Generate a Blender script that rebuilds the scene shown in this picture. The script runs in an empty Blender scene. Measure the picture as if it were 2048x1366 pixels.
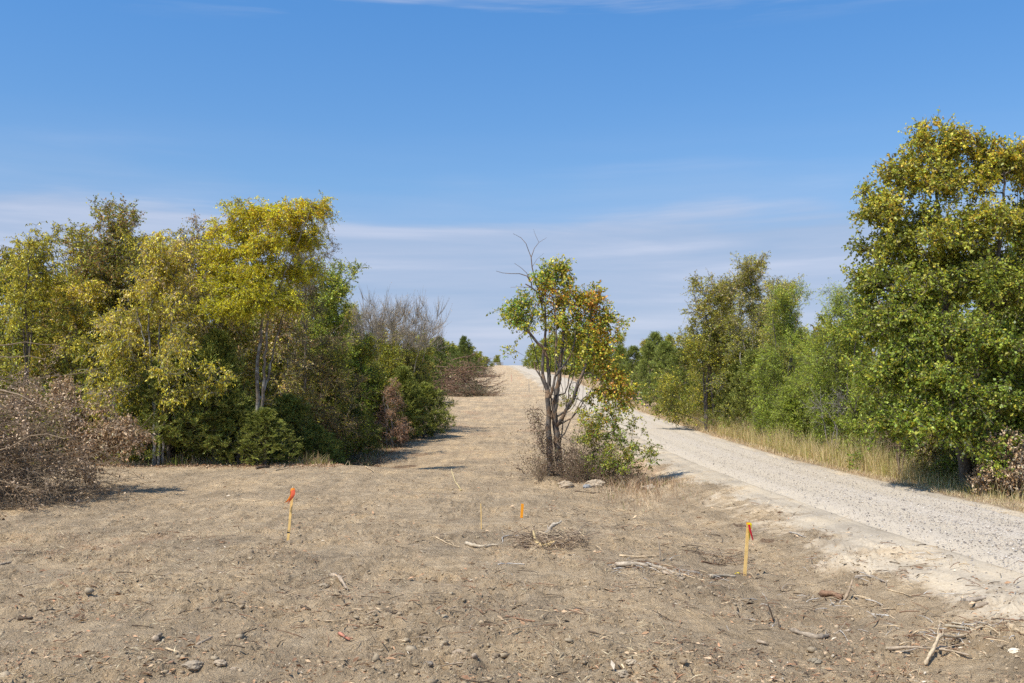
import bpy, math, random
import numpy as np
from mathutils import Vector, Matrix

# ------------------------------------------------------------------ basics
F, W, H = 1991.0, 2048, 1366
EYE = 2.7
PITCH = math.atan(97 / F)
SC = bpy.context.scene
COL = SC.collection
R = np.random.default_rng(11)
random.seed(5)
sm = lambda a, b, x: (lambda t: t * t * (3 - 2 * t))(np.clip((x - a) / (b - a), 0, 1))


def at(px, py, Y):
    """world point seen at photo pixel (px, py) at distance Y"""
    a, b = (px - 1024) / F, (683 - py) / F
    fw = math.cos(PITCH) - b * math.sin(PITCH)
    up = math.sin(PITCH) + b * math.cos(PITCH)
    return np.array([a / fw * Y, Y, EYE + up / fw * Y])


def pnoise(x, y, seed=0):
    xi = np.floor(x).astype(np.int64); yi = np.floor(y).astype(np.int64)
    xf = x - xi; yf = y - yi
    def g(ix, iy, dx, dy):
        h = (ix * 374761393 + iy * 668265263 + seed * 1274126177) & 0xffffffff
        h = ((h ^ (h >> 13)) * 1274126177) & 0xffffffff
        h = (h ^ (h >> 16)) & 0xffff
        an = h * (2 * math.pi / 65536)
        return np.cos(an) * dx + np.sin(an) * dy
    u = xf ** 3 * (xf * (xf * 6 - 15) + 10); v = yf ** 3 * (yf * (yf * 6 - 15) + 10)
    a = g(xi, yi, xf, yf); b = g(xi + 1, yi, xf - 1, yf)
    c = g(xi, yi + 1, xf, yf - 1); d = g(xi + 1, yi + 1, xf - 1, yf - 1)
    return (a + (b - a) * u + ((c + (d - c) * u) - (a + (b - a) * u)) * v) * 1.5


def fbm(x, y, seed=0, o=4):
    r = 0; am = 1; f = 1
    for k in range(o):
        r = r + am * pnoise(x * f, y * f, seed + k); am *= .5; f *= 2.03
    return r

# ------------------------------------------------------------------ terrain
_s = np.arange(-80, 4001, .5)


def _prof(pts, w):
    xs, ys = zip(*pts)
    p = np.interp(_s, xs, ys)
    k = np.hanning(int(w * 2) | 1); k /= k.sum()
    n = len(k) // 2
    return np.convolve(np.pad(p, n, mode='edge'), k, mode='valid')


_PC = _prof([(-80, 1.6), (0, 2.4), (9, 2.7), (12, 2.7), (17, 2.78), (24, 2.86), (30, 2.95), (37, 3.08), (46, 3.0), (60, 2.6), (75, 2.05),
             (90, 1.3), (110, .45), (130, -.35), (160, -1.7), (200, -3.4), (256, -5.2), (310, -7.4), (360, -8.9), (385, -9.2), (430, -8.7), (520, -6), (700, -2), (4000, 20)], 9)
_PR = _prof([(-80, 1.4), (0, 2.1), (13, 2.45), (20, 2.62), (30, 2.7), (40, 2.7), (53, 2.5), (67, 2.15), (82, 1.69), (110, .3), (146, -1.75), (160, -2.1),
             (200, -3.45), (256, -5.2), (310, -7.4), (360, -8.95), (385, -9.2), (430, -8.7), (520, -6), (700, -2), (4000, 20)], 9)
_XR = _prof([(-80, 8.9), (0, 8.9), (20, 8.8), (60, 8.6), (110, 7.5), (146, 6.0), (200, 5.1), (256, 4.1), (310, 2.2), (360, .1), (500, -6), (4000, -60)], 16)
ip = lambda y, a: np.interp(y, _s, a)


def road_x(Y):
    return ip(Y, _XR)


def Hs(X, Y):
    """smooth ground height"""
    X = np.asarray(X, float); Y = np.asarray(Y, float)
    s = X - road_x(Y)
    pc, pr = ip(Y, _PC), ip(Y, _PR)
    near = 1 - sm(60, 95, Y)
    # left bench is level out to its lip
    pc = pc - .30 * sm(24, 35, Y) * sm(-1.5, -6, X) * (1 - sm(37, 41, Y)) * near
    pc = pc + .75 * np.exp(-((X + 8.5) / 5.) ** 2 - ((Y - 43.5) / 3.6) ** 2)
    bank = sm(-5.6, -1.9, s + .35 * np.sin(Y * .31) + .2 * np.sin(Y * .83 + 1))
    d = pc + (pr - pc) * bank
    ditch = np.exp(-((s + 4.6 + .03 * np.clip(Y - 17, 0, 40)) / 1.7) ** 2) * sm(6, 14, Y) * (1 - sm(42, 60, Y))
    d = d + (.26 + .12 * sm(22, 30, Y)) * ditch
    # verge falls away behind the road
    d = d + .10 * sm(2.2, 3.2, s) + .5 * sm(3.2, 6.5, s) * near
    # spoil mounds by the ditch and the lone tree
    for (mx, my, mr, mh) in ((3.0, 31.2, 1.1, .30), (2.2, 33.2, .9, .25), (4.5, 30.0, 1.1, .22), (3.7, 28.6, .8, .16), (1.0, 32.6, 1.2, .18),
                             (-3.4, 16.0, .9, .05), (3.0, 17.4, .35, .10), (-6.2, 19.5, 1.2, .05)):
        d = d - mh * np.exp(-((X - mx) ** 2 + (Y - my) ** 2 * .7) / mr ** 2)
    d = d + .07 * pnoise(X / 3.1, Y / 3.7, 3) * (1 - bank) + .25 * pnoise(X / 14, Y / 17, 4) * sm(50, 90, Y) * (1 - bank)
    return EYE - d


def rough(X, Y):
    """clods and dozer scuffs"""
    s = X - road_x(Y)
    off = 1 - .93 * sm(-2.9, -2.1, s) * (1 - sm(2.0, 2.5, s))
    soil = sm(-.35, .35, fbm(X / 1.6, Y / 1.6, 9, 3))
    n = .030 * fbm(X / .55, Y / .55, 20, 2) * (1 - sm(45, 80, Y))
    n = n + .044 * (1 - np.abs(pnoise(X / .19, Y / .19, 31)) * 2) * (.12 + 1.25 * soil) * (1 - sm(22, 40, Y))
    n = n + .085 * np.maximum(pnoise(X / .26, Y / .22, 33) - .12, 0) * soil * (1 - sm(24, 42, Y))
    n = n + .040 * np.maximum(pnoise(X / .085, Y / .085, 37), -.1) * (.2 + 1.1 * soil) * (1 - sm(13, 24, Y))
    n = n + .016 * pnoise(X / .045, Y / .045, 41) * (1 - sm(11, 16, Y))
    # cleat marks at lower left
    m = np.exp(-((X + 5.0) / 1.5) ** 2 - ((Y - 11.2) / 1.1) ** 2) + .7 * np.exp(-((X - 1.9) / 1.4) ** 2 - ((Y - 12.6) / .9) ** 2) \
        + .7 * np.exp(-((X - 5.5) / 1.2) ** 2 - ((Y - 24) / 2.) ** 2)
    q = (Y + .13 * X + .05 * pnoise(X, Y, 50)) / .34
    n = n * (1 - .7 * np.clip(m, 0, 1)) + .035 * np.clip(m, 0, 1) * (np.abs((q % 1) - .5) * 2) ** 1.6 * sm(-.3, .2, pnoise(X / .8, Y / .5, 61))
    for x0, k1, ph in ((-1.3, .035, 0.), (.7, .035, 0.), (-5.4, -.10, 1.), (-3.5, -.10, 1.)):
        xt = x0 + k1 * Y + .35 * np.sin(Y / 9. + ph)
        tr = np.exp(-((X - xt) / .24) ** 4) * sm(-.25, .25, pnoise(X / 2.5, Y / 2.5, 63)) * (1 - sm(40, 60, Y))
        n = n * (1 - .5 * tr) - .018 * tr + .022 * tr * np.abs((((Y + .1 * X) / .22) % 1) - .5) * 2 * (1 - sm(22, 30, Y))
    return n * off


def Hg(X, Y):
    return Hs(X, Y) + rough(np.asarray(X, float), np.asarray(Y, float))


def ground_at(px, py):
    """first ground hit along the ray of a photo pixel"""
    ys = np.concatenate([np.arange(4, 60, .04), np.arange(60, 420, .5)])
    a = at(px, py, 1.0)
    zz = EYE + (a[2] - EYE) * ys
    hit = np.nonzero(zz <= Hs(a[0] * ys, ys))[0]
    y = ys[hit[0]] if len(hit) else 36.
    return np.array([a[0] * y, y, float(Hs(a[0] * y, y))])

# ------------------------------------------------------------------ mesh helpers


def mesh_obj(name, V, Fc, mat, parent=None, col=None, smooth=False):
    V = np.asarray(V, np.float32).reshape(-1, 3)
    Fc = np.asarray(Fc, np.int32)
    me = bpy.data.meshes.new(name)
    k = Fc.shape[1]
    me.vertices.add(len(V)); me.vertices.foreach_set('co', V.ravel())
    me.loops.add(Fc.size); me.loops.foreach_set('vertex_index', Fc.ravel())
    me.polygons.add(len(Fc))
    me.polygons.foreach_set('loop_start', np.arange(0, Fc.size, k, dtype=np.int32))
    me.polygons.foreach_set('loop_total', np.full(len(Fc), k, np.int32))
    if smooth:
        me.polygons.foreach_set('use_smooth', np.ones(len(Fc), bool))
    if col is not None:
        c = np.ones((len(V), 4), np.float32); c[:, :col.shape[1]] = col
        me.color_attributes.new('Col', 'FLOAT_COLOR', 'POINT').data.foreach_set('color', c.ravel())
    me.update(); me.validate()
    me.materials.append(mat)
    o = bpy.data.objects.new(name, me); COL.objects.link(o)
    if parent is not None:
        o.parent = parent
    return o


def tag(o, label=None, cat=None, group=None, kind=None):
    if label: o['label'] = label
    if cat: o['category'] = cat
    if group: o['group'] = group
    if kind: o['kind'] = kind
    return o


def empty(name, loc, label, cat, group=None, rz=0.):
    o = bpy.data.objects.new(name, None); COL.objects.link(o)
    o.location = [float(v) for v in loc]; o.rotation_euler = (0, 0, rz); o.empty_display_size = .3
    return tag(o, label, cat, group)


def copy_tree(root, loc, rz, scale, label, group=None):
    r = root.copy(); COL.objects.link(r)
    r.location = [float(v) for v in loc]; r.rotation_euler = (0, 0, rz)
    r.scale = scale if hasattr(scale, '__len__') else (scale,) * 3
    r['label'] = label
    if group: r['group'] = group
    elif 'group' in r: del r['group']
    for ch in list(root.children):
        c = ch.copy(); COL.objects.link(c); c.parent = r
    return r


def unit(a):
    return a / np.maximum(np.linalg.norm(a, axis=-1, keepdims=True), 1e-9)


def tubes(P0, P1, R0, R1, sides=5, cols=None):
    """independent frusta, quads; returns V, F, C"""
    n = len(P0)
    D = unit(P1 - P0)
    ref = np.where(np.abs(D[:, 2:3]) > .9, np.array([[1., 0, 0]]), np.array([[0, 0, 1.]]))
    A = unit(np.cross(D, ref)); B = np.cross(D, A)
    t = np.arange(sides) * 2 * math.pi / sides
    ring = A[:, None, :] * np.cos(t)[None, :, None] + B[:, None, :] * np.sin(t)[None, :, None]
    V0 = P0[:, None, :] + ring * R0[:, None, None]
    V1 = P1[:, None, :] + ring * R1[:, None, None]
    V = np.concatenate([V0, V1], 1).reshape(-1, 3)
    i = np.arange(sides); j = (i + 1) % sides
    q = np.stack([i, j, j + sides, i + sides], 1)
    Fq = (q[None] + (np.arange(n) * 2 * sides)[:, None, None]).reshape(-1, 4)
    C = None if cols is None else np.repeat(cols, 2 * sides, 0)
    return V, Fq, C


def join(parts):
    Vs, Fs, Cs = [], [], []; o = 0
    for V, Fq, C in parts:
        if len(V) == 0: continue
        Vs.append(V); Fs.append(Fq + o); o += len(V)
        if C is not None: Cs.append(C)
    return np.concatenate(Vs), np.concatenate(Fs), (np.concatenate(Cs) if Cs else None)


def leaf_quads(P, D, L, Wd, N, cols, fold=.18):
    D = unit(D); S = unit(np.cross(D, N)); N2 = np.cross(S, D)
    L = L[:, None]; Wd = Wd[:, None]
    V = np.stack([P, P + D * L * .45 + S * Wd * .5 + N2 * L * fold, P + D * L, P + D * L * .45 - S * Wd * .5 + N2 * L * fold], 1).reshape(-1, 3)
    Fq = (np.arange(len(P)) * 4)[:, None] + np.arange(4)[None]
    return V, Fq, np.repeat(cols, 4, 0)


def rnd_dir(n, up=0.):
    v = R.normal(size=(n, 3)); v = unit(v); v[:, 2] += up
    return unit(v)

# ------------------------------------------------------------------ materials


def new_mat(name):
    m = bpy.data.materials.new(name); m.use_nodes = True
    nt = m.node_tree; nt.nodes.clear()
    out = nt.nodes.new('ShaderNodeOutputMaterial')
    return m, nt, out


def N(nt, typ, **kw):
    n = nt.nodes.new(typ)
    for k, v in kw.items():
        if k.startswith('i_'):
            key = k[2:]
            key = int(key) if key.isdigit() else key.replace('_', ' ')
            n.inputs[key].default_value = v
        else:
            setattr(n, k, v)
    return n


def ramp(nt, fac, stops, interp='LINEAR'):
    r = nt.nodes.new('ShaderNodeValToRGB'); cr = r.color_ramp; cr.interpolation = interp
    while len(cr.elements) < len(stops): cr.elements.new(.5)
    for e, (p, c) in zip(cr.elements, stops):
        e.position = p; e.color = (*c, 1) if len(c) == 3 else c
    nt.links.new(fac, r.inputs[0])
    return r.outputs[0]


def mixc(nt, fac, a, b, mode='MIX'):
    n = nt.nodes.new('ShaderNodeMix'); n.data_type = 'RGBA'; n.blend_type = mode
    for sock, v in ((n.inputs[0], fac), (n.inputs[6], a), (n.inputs[7], b)):
        if hasattr(v, 'is_output'): nt.links.new(v, sock)
        elif isinstance(v, (int, float)): sock.default_value = v
        else: sock.default_value = (*v, 1)
    return n.outputs[2]


def leaf_mat(name, trans=.38, gloss=.05, tint=(1.25, 1.15, .55)):
    m, nt, out = new_mat(name)
    a = N(nt, 'ShaderNodeAttribute', attribute_name='Col')
    oi = N(nt, 'ShaderNodeObjectInfo')
    hs = N(nt, 'ShaderNodeHueSaturation')
    mr = N(nt, 'ShaderNodeMapRange', i_3=1.22, i_4=1.5); nt.links.new(oi.outputs['Random'], mr.inputs[0])
    nt.links.new(mr.outputs[0], hs.inputs['Value']); nt.links.new(a.outputs['Color'], hs.inputs['Color'])
    d = N(nt, 'ShaderNodeBsdfDiffuse'); nt.links.new(hs.outputs[0], d.inputs[0])
    t = N(nt, 'ShaderNodeBsdfTranslucent'); nt.links.new(mixc(nt, 1., hs.outputs[0], tint, 'MULTIPLY'), t.inputs[0])
    g = N(nt, 'ShaderNodeBsdfGlossy', i_Roughness=.45); g.inputs[0].default_value = (.8, .85, .8, 1)
    m1 = N(nt, 'ShaderNodeMixShader', i_0=trans); nt.links.new(d.outputs[0], m1.inputs[1]); nt.links.new(t.outputs[0], m1.inputs[2])
    m2 = N(nt, 'ShaderNodeMixShader', i_0=gloss); nt.links.new(m1.outputs[0], m2.inputs[1]); nt.links.new(g.outputs[0], m2.inputs[2])
    nt.links.new(m2.outputs[0], out.inputs[0])
    return m


def bark_mat(name, c1, c2, scale=9., lich=None):
    m, nt, out = new_mat(name)
    tc = N(nt, 'ShaderNodeTexCoord')
    mp = N(nt, 'ShaderNodeMapping'); mp.inputs['Scale'].default_value = (1, 1, .25); nt.links.new(tc.outputs['Object'], mp.inputs[0])
    n1 = N(nt, 'ShaderNodeTexNoise', i_Scale=scale * 3, i_Detail=6., i_Roughness=.65); nt.links.new(mp.outputs[0], n1.inputs[0])
    n2 = N(nt, 'ShaderNodeTexNoise', i_Scale=scale * .35, i_Detail=3.); nt.links.new(tc.outputs['Object'], n2.inputs[0])
    c = ramp(nt, n1.outputs[0], [(.3, c1), (.62, c2)])
    if lich is not None:
        c = mixc(nt, ramp(nt, n2.outputs[0], [(.48, (0, 0, 0)), (.58, (1, 1, 1))]), c, lich)
    b = N(nt, 'ShaderNodeBsdfPrincipled', i_Roughness=.9); b.inputs['Specular IOR Level'].default_value = .2
    nt.links.new(c, b.inputs['Base Color'])
    bp = N(nt, 'ShaderNodeBump', i_Strength=.6, i_Distance=.03); nt.links.new(n1.outputs[0], bp.inputs['Height']); nt.links.new(bp.outputs[0], b.inputs['Normal'])
    nt.links.new(b.outputs[0], out.inputs[0])
    return m


def col_mat(name, rough=.9, vary=.35, bump=.3, scale=30.):
    """vertex-coloured matte material broken up by noise"""
    m, nt, out = new_mat(name)
    a = N(nt, 'ShaderNodeAttribute', attribute_name='Col')
    tc = N(nt, 'ShaderNodeTexCoord')
    n1 = N(nt, 'ShaderNodeTexNoise', i_Scale=scale, i_Detail=4., i_Roughness=.6); nt.links.new(tc.outputs['Object'], n1.inputs[0])
    v = ramp(nt, n1.outputs[0], [(.3, (1 - vary,) * 3), (.7, (1 + vary * .6,) * 3)])
    b = N(nt, 'ShaderNodeBsdfPrincipled', i_Roughness=rough); b.inputs['Specular IOR Level'].default_value = .15
    nt.links.new(mixc(nt, 1., a.outputs['Color'], v, 'MULTIPLY'), b.inputs['Base Color'])
    if bump:
        bp = N(nt, 'ShaderNodeBump', i_Strength=bump, i_Distance=.01); nt.links.new(n1.outputs[0], bp.inputs['Height']); nt.links.new(bp.outputs[0], b.inputs['Normal'])
    nt.links.new(b.outputs[0], out.inputs[0])
    return m


M_LEAF = leaf_mat('leaf', .30, .03)
M_CEDAR = leaf_mat('juniper_foliage', .12, .02, (1.1, 1.1, .7))
M_DRY = leaf_mat('dry_leaf', .22, .03, (1.1, 1., .8))
M_BARK = bark_mat('grey_bark', (.10, .082, .062), (.33, .29, .235), 9., (.38, .36, .31))
M_BARKD = bark_mat('dark_bark', (.06, .048, .036), (.22, .185, .145), 9.)
M_LOCB = bark_mat('locust_bark', (.07, .055, .042), (.24, .20, .155), 11., (.33, .31, .26))
M_BARKL = bark_mat('lone_tree_bark', (.05, .042, .036), (.19, .165, .14), 8., (.24, .16, .10))
M_DEADW = bark_mat('bleached_wood', (.16, .14, .12), (.36, .33, .29), 10.)
M_TWIG = bark_mat('brush_twig', (.14, .098, .062), (.36, .27, .175), 3.)
M_GREYTWIG = bark_mat('grey_twig', (.17, .145, .11), (.42, .36, .28), 3.)
M_BITS = col_mat('wood_bits')
M_STONE = col_mat('stone_bits', .9, .3, .3, 60.)


def mat_ground():
    m, nt, out = new_mat('graded_clay')
    L = nt.links
    a = N(nt, 'ShaderNodeAttribute', attribute_name='Col')
    sp = N(nt, 'ShaderNodeSeparateColor'); L.new(a.outputs['Color'], sp.inputs[0])
    tc = N(nt, 'ShaderNodeTexCoord'); P = tc.outputs['Object']
    def noise(s, d=5., r=.6):
        n = N(nt, 'ShaderNodeTexNoise', i_Scale=s, i_Detail=d, i_Roughness=r); L.new(P, n.inputs[0]); return n.outputs[0]
    n_big = noise(.45, 5.); n_mid = noise(3.3, 6., .68); n_fin = noise(22., 6., .7); n_gr = noise(75., 3., .7)
    clay = ramp(nt, n_mid, [(.28, (.44, .33, .205)), (.5, (.63, .475, .30)), (.72, (.78, .61, .40))])
    straw = ramp(nt, n_fin, [(.32, (.36, .225, .13)), (.5, (.66, .46, .285)), (.68, (.90, .68, .44))])
    dust = ramp(nt, n_fin, [(.3, (.43, .36, .265)), (.7, (.62, .53, .40))])
    litter = ramp(nt, n_fin, [(.35, (.20, .125, .08)), (.55, (.42, .29, .18)), (.72, (.64, .46, .29))])
    ma = N(nt, 'ShaderNodeMath', operation='ADD'); L.new(n_mid, ma.inputs[0]); L.new(sp.outputs[0], ma.inputs[1])
    c = mixc(nt, ramp(nt, ma.outputs[0], [(.78, (0, 0, 0)), (1.12, (1, 1, 1))]), clay, straw)
    mb = N(nt, 'ShaderNodeMath', operation='ADD'); L.new(n_mid, mb.inputs[0]); L.new(sp.outputs[1], mb.inputs[1])
    c = mixc(nt, ramp(nt, mb.outputs[0], [(.62, (0, 0, 0)), (1.08, (1, 1, 1))]), c, dust)
    mc = N(nt, 'ShaderNodeMath', operation='ADD'); L.new(n_mid, mc.inputs[0]); L.new(sp.outputs[2], mc.inputs[1])
    c = mixc(nt, ramp(nt, mc.outputs[0], [(.85, (0, 0, 0)), (1.15, (1, 1, 1))]), c, litter)
    # fine specks, dark and light, in patches and not on the dusty shoulder
    n_pat = noise(1.1, 4., .6)
    spk = ramp(nt, n_gr, [(.30, (.34, .32, .30)), (.44, (.93,) * 3), (.6, (1.02,) * 3), (.72, (1.45, 1.40, 1.3))])
    dm = ramp(nt, mb.outputs[0], [(.75, (1, 1, 1)), (1.15, (.25,) * 3)])
    pm = mixc(nt, 1., ramp(nt, n_pat, [(.36, (.18,) * 3), (.60, (1, 1, 1))]), dm, 'MULTIPLY')
    c = mixc(nt, 1., c, mixc(nt, pm, (1, 1, 1), spk), 'MULTIPLY')
    mt = N(nt, 'ShaderNodeMapping'); mt.inputs['Scale'].default_value = (2.3, .16, 1.); mt.inputs['Rotation'].default_value = (0, 0, .22); L.new(P, mt.inputs[0])
    n_tr = N(nt, 'ShaderNodeTexNoise', i_Scale=1., i_Detail=5., i_Roughness=.6, i_Distortion=.4); L.new(mt.outputs[0], n_tr.inputs[0])
    c = mixc(nt, 1., c, ramp(nt, n_tr.outputs[0], [(.34, (.84, .835, .83)), (.5, (1, 1, 1)), (.66, (1.13, 1.11, 1.07))]), 'MULTIPLY')
    c = mixc(nt, 1., c, ramp(nt, n_big, [(.3, (.74, .745, .76)), (.5, (1, .995, .985)), (.68, (1.2, 1.16, 1.08))]), 'MULTIPLY')
    b = N(nt, 'ShaderNodeBsdfPrincipled', i_Roughness=.95); b.inputs['Specular IOR Level'].default_value = .1
    L.new(c, b.inputs['Base Color'])
    s1 = N(nt, 'ShaderNodeMath', operation='MULTIPLY_ADD', i_1=.35); L.new(n_gr, s1.inputs[0]); L.new(n_fin, s1.inputs[2])
    s2 = N(nt, 'ShaderNodeMath', operation='MULTIPLY_ADD', i_1=2.2); L.new(n_mid, s2.inputs[0]); L.new(s1.outputs[0], s2.inputs[2])
    bp = N(nt, 'ShaderNodeBump', i_Strength=1., i_Distance=.09)
    L.new(ramp(nt, mb.outputs[0], [(.62, (1., 1., 1.)), (1.05, (.3, .3, .3))]), bp.inputs['Strength']); L.new(s2.outputs[0], bp.inputs['Height']); L.new(bp.outputs[0], b.inputs['Normal'])
    L.new(b.outputs[0], out.inputs[0])
    return m


def mat_road():
    m, nt, out = new_mat('crushed_gravel')
    L = nt.links
    tc = N(nt, 'ShaderNodeTexCoord'); P = tc.outputs['Object']
    a = N(nt, 'ShaderNodeAttribute', attribute_name='Col')
    sp = N(nt, 'ShaderNodeSeparateColor'); L.new(a.outputs['Color'], sp.inputs[0])
    v = N(nt, 'ShaderNodeTexVoronoi', i_Scale=42.); L.new(P, v.inputs[0])
    n = N(nt, 'ShaderNodeTexNoise', i_Scale=1.2, i_Detail=6., i_Roughness=.65); L.new(P, n.inputs[0])
    nf = N(nt, 'ShaderNodeTexNoise', i_Scale=60., i_Detail=4., i_Roughness=.7); L.new(P, nf.inputs[0])
    st = N(nt, 'ShaderNodeSeparateColor'); L.new(v.outputs['Color'], st.inputs[0])
    stone = ramp(nt, st.outputs[0], [(.0, (.31, .255, .195)), (.2, (.46, .39, .30)), (.6, (.58, .50, .395)), (.95, (.68, .605, .50))])
    fines = ramp(nt, nf.outputs[0], [(.3, (.49, .415, .31)), (.7, (.60, .515, .395))])
    md = N(nt, 'ShaderNodeMath', operation='ADD'); L.new(n.outputs[0], md.inputs[0]); L.new(sp.outputs[0], md.inputs[1])
    c = mixc(nt, ramp(nt, md.outputs[0], [(.5, (0, 0, 0)), (.9, (.62,) * 3)]), fines, stone)
    b = N(nt, 'ShaderNodeBsdfPrincipled', i_Roughness=.95); b.inputs['Specular IOR Level'].default_value = .1
    L.new(c, b.inputs['Base Color'])
    bp = N(nt, 'ShaderNodeBump', i_Strength=.3, i_Distance=.015); bp.invert = True
    L.new(v.outputs['Distance'], bp.inputs['Height']); L.new(bp.outputs[0], b.inputs['Normal'])
    L.new(b.outputs[0], out.inputs[0])
    return m


def plain(name, c, rough=.7, vary=.15):
    m, nt, out = new_mat(name)
    tc = N(nt, 'ShaderNodeTexCoord')
    n1 = N(nt, 'ShaderNodeTexNoise', i_Scale=18., i_Detail=4.); nt.links.new(tc.outputs['Object'], n1.inputs[0])
    k = ramp(nt, n1.outputs[0], [(.3, tuple(x * (1 - vary) for x in c)), (.7, tuple(min(1, x * (1 + vary)) for x in c))])
    b = N(nt, 'ShaderNodeBsdfPrincipled', i_Roughness=rough); nt.links.new(k, b.inputs['Base Color'])
    nt.links.new(b.outputs[0], out.inputs[0])
    return m

# ------------------------------------------------------------------ ground sheet


def masks(X, Y):
    s = X - road_x(Y)
    straw = -.17 + .30 * fbm(X / 2.2, Y / 2.2, 70, 4) + .10 * fbm(X / .5, Y / .9, 75, 2)
    straw = straw + .32 * sm(28, 60, Y) + .35 * fbm(X / 4.5, Y / 2.2, 171, 4) * sm(25, 50, Y) + .25 * sm(-2.2, -6, X) * sm(24, 14, Y) * sm(.0, .5, fbm(X / 3, Y / 3, 77, 2) + .4)
    straw = straw + .75 * sm(2.1, 2.5, s)
    straw = straw + .5 * np.exp(-((X - 5.2) / 1.2) ** 2 - ((Y - 39) / 5.) ** 2)
    straw = straw + .45 * np.exp(-((X + 8.5) / 3) ** 2 - ((Y - 19) / 3.) ** 2)
    dust = -1 + 1.6 * sm(-5.4, -2.5, s + .7 * fbm(X / 1.8, Y / 3., 81, 3)) * (1 - sm(2, 2.6, s)) - .2 * sm(.1, .6, fbm(X / 1.1, Y / 1.1, 84, 3))
    dust = np.maximum(dust, -.62 + .5 * sm(55, 85, Y) * np.exp(-((X - 1.5) / 3) ** 2) + .35 * fbm(X / 5, Y / 9, 88, 3) * sm(40, 70, Y))
    litter = -.8 + .34 * sm(38, 60, Y) * (1 - sm(-4, -2, s)) + .75 * sm(.05, .6, fbm(X / 3.5, Y / 2.6, 191, 4)) * sm(25, 40, Y) * sm(-2, -4, X - road_x(Y)) + .7 * sm(-.1, .7, fbm(X / 1.3, Y / 1.3, 91, 3)) * sm(-9, -1, s) * (1 - sm(2, 3, s)) * sm(12, 18, Y) * (1 - sm(30, 36, Y))
    litter = litter + 1.1 * np.exp(-((X + 7) / 3.2) ** 2 - ((Y - 45.5) / 5.) ** 2) + .9 * sm(-8.5, -12, X) * sm(36, 38, Y) + 1. * sm(4.2, 5.2, s)
    litter = litter + .95 * np.exp(-((s + 3.9) / .8) ** 2) * sm(.0, .5, fbm(X / .9, Y / 1.6, 93, 3) + .1) * sm(9, 12, Y) * (1 - sm(24, 30, Y))
    litter = litter + .7 * np.exp(-((X - 2.4) / 1.6) ** 2 - ((Y - 32) / 2.2) ** 2)
    return np.stack([straw, dust, litter], -1)


def build_ground():
    xd = np.arange(-11, 13, .023)
    ex = [0.]; st = .05
    while ex[-1] < 2600:
        ex.append(ex[-1] + st); st *= 1.10
    ex = np.array(ex[1:])
    xs = np.concatenate([(-11 - ex)[::-1], xd, 13 + ex])
    ys = list(np.arange(-60, 4, 2.)) + list(np.arange(4, 8.2, .1)); y = 8.2
    while y < 3600:
        ys.append(y); y += max(.023, y * y / 3600) if y < 160 else y * .05 if y > 500 else 7.
    ys = np.array(ys)
    X, Y = np.meshgrid(xs, ys)
    Z = Hg(X, Y)
    s = X - road_x(Y)
    Z = Z - .07 * sm(2.0, 1.6, np.abs(s)) * (Y < 500)
    V = np.stack([X, Y, Z], -1).reshape(-1, 3)
    nx, ny = len(xs), len(ys)
    i = np.arange(nx - 1)[None] + (np.arange(ny - 1) * nx)[:, None]
    Fq = np.stack([i, i + 1, i + 1 + nx, i + nx], -1).reshape(-1, 4)
    o = mesh_obj('ground', V, Fq, mat_ground(), col=masks(X, Y).reshape(-1, 3), smooth=True)
    tag(o, kind='structure')
    print('ground verts', len(V))


def build_road():
    ys = []; y = -30.
    while y < 420:
        ys.append(y); y += .25 if y < 8 else max(.05, y * y / 9000)
    ys = np.array(ys); t = np.linspace(-1, 1, 81)
    T, Y = np.meshgrid(t, ys)
    wl = 2.1 + np.where(T < 0, 1.6, 1.) * (.20 * pnoise(Y * .45, T * .5 + .3, 5) + .16 * pnoise(Y * 1.9, T * .5 + 7.3, 6))
    wl = wl * (1 - .06 * sm(100, 300, Y))
    s = T * wl
    X = road_x(Y) + s
    crown = .045 * (1 - T ** 2) - .03 * np.exp(-((np.abs(s) - .85) / .28) ** 2)
    edge = .085 * sm(.62, 1.0, np.abs(T))
    Z = Hs(X, Y) + .02 + crown - edge + .010 * pnoise(X / .3, Y / .4, 8) + .006 * pnoise(X / .08, Y / .08, 9) * (1 - sm(20, 30, Y))
    V = np.stack([X, Y, Z], -1).reshape(-1, 3)
    nx, ny = len(t), len(ys)
    i = np.arange(nx - 1)[None] + (np.arange(ny - 1) * nx)[:, None]
    Fq = np.stack([i, i + 1, i + 1 + nx, i + nx], -1).reshape(-1, 4)
    g = .0 + .55 * (np.exp(-(s / .35) ** 2) + np.exp(-((np.abs(s) - 1.55) / .3) ** 2)) + .15 * fbm(X / 1.4, Y / 4, 12, 3) - .5 * sm(.55, .85, -T)
    tag(mesh_obj('gravel_road', V, Fq, mat_road(), col=np.stack([g, g, g], -1).reshape(-1, 3), smooth=True), kind='structure')


build_ground()
build_road()

# ------------------------------------------------------------------ ground scatter (uncountable bits)


def scat_xy(n, y0=8.3, y1=60., pw=1.0, umax=.62):
    """positions thinning out with distance"""
    q = R.random(n)
    y = 1 / ((1 / y0) + q ** pw * (1 / y1 - 1 / y0))
    u = R.uniform(-umax, umax, n)
    return u * y, y


_ico = None


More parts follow.
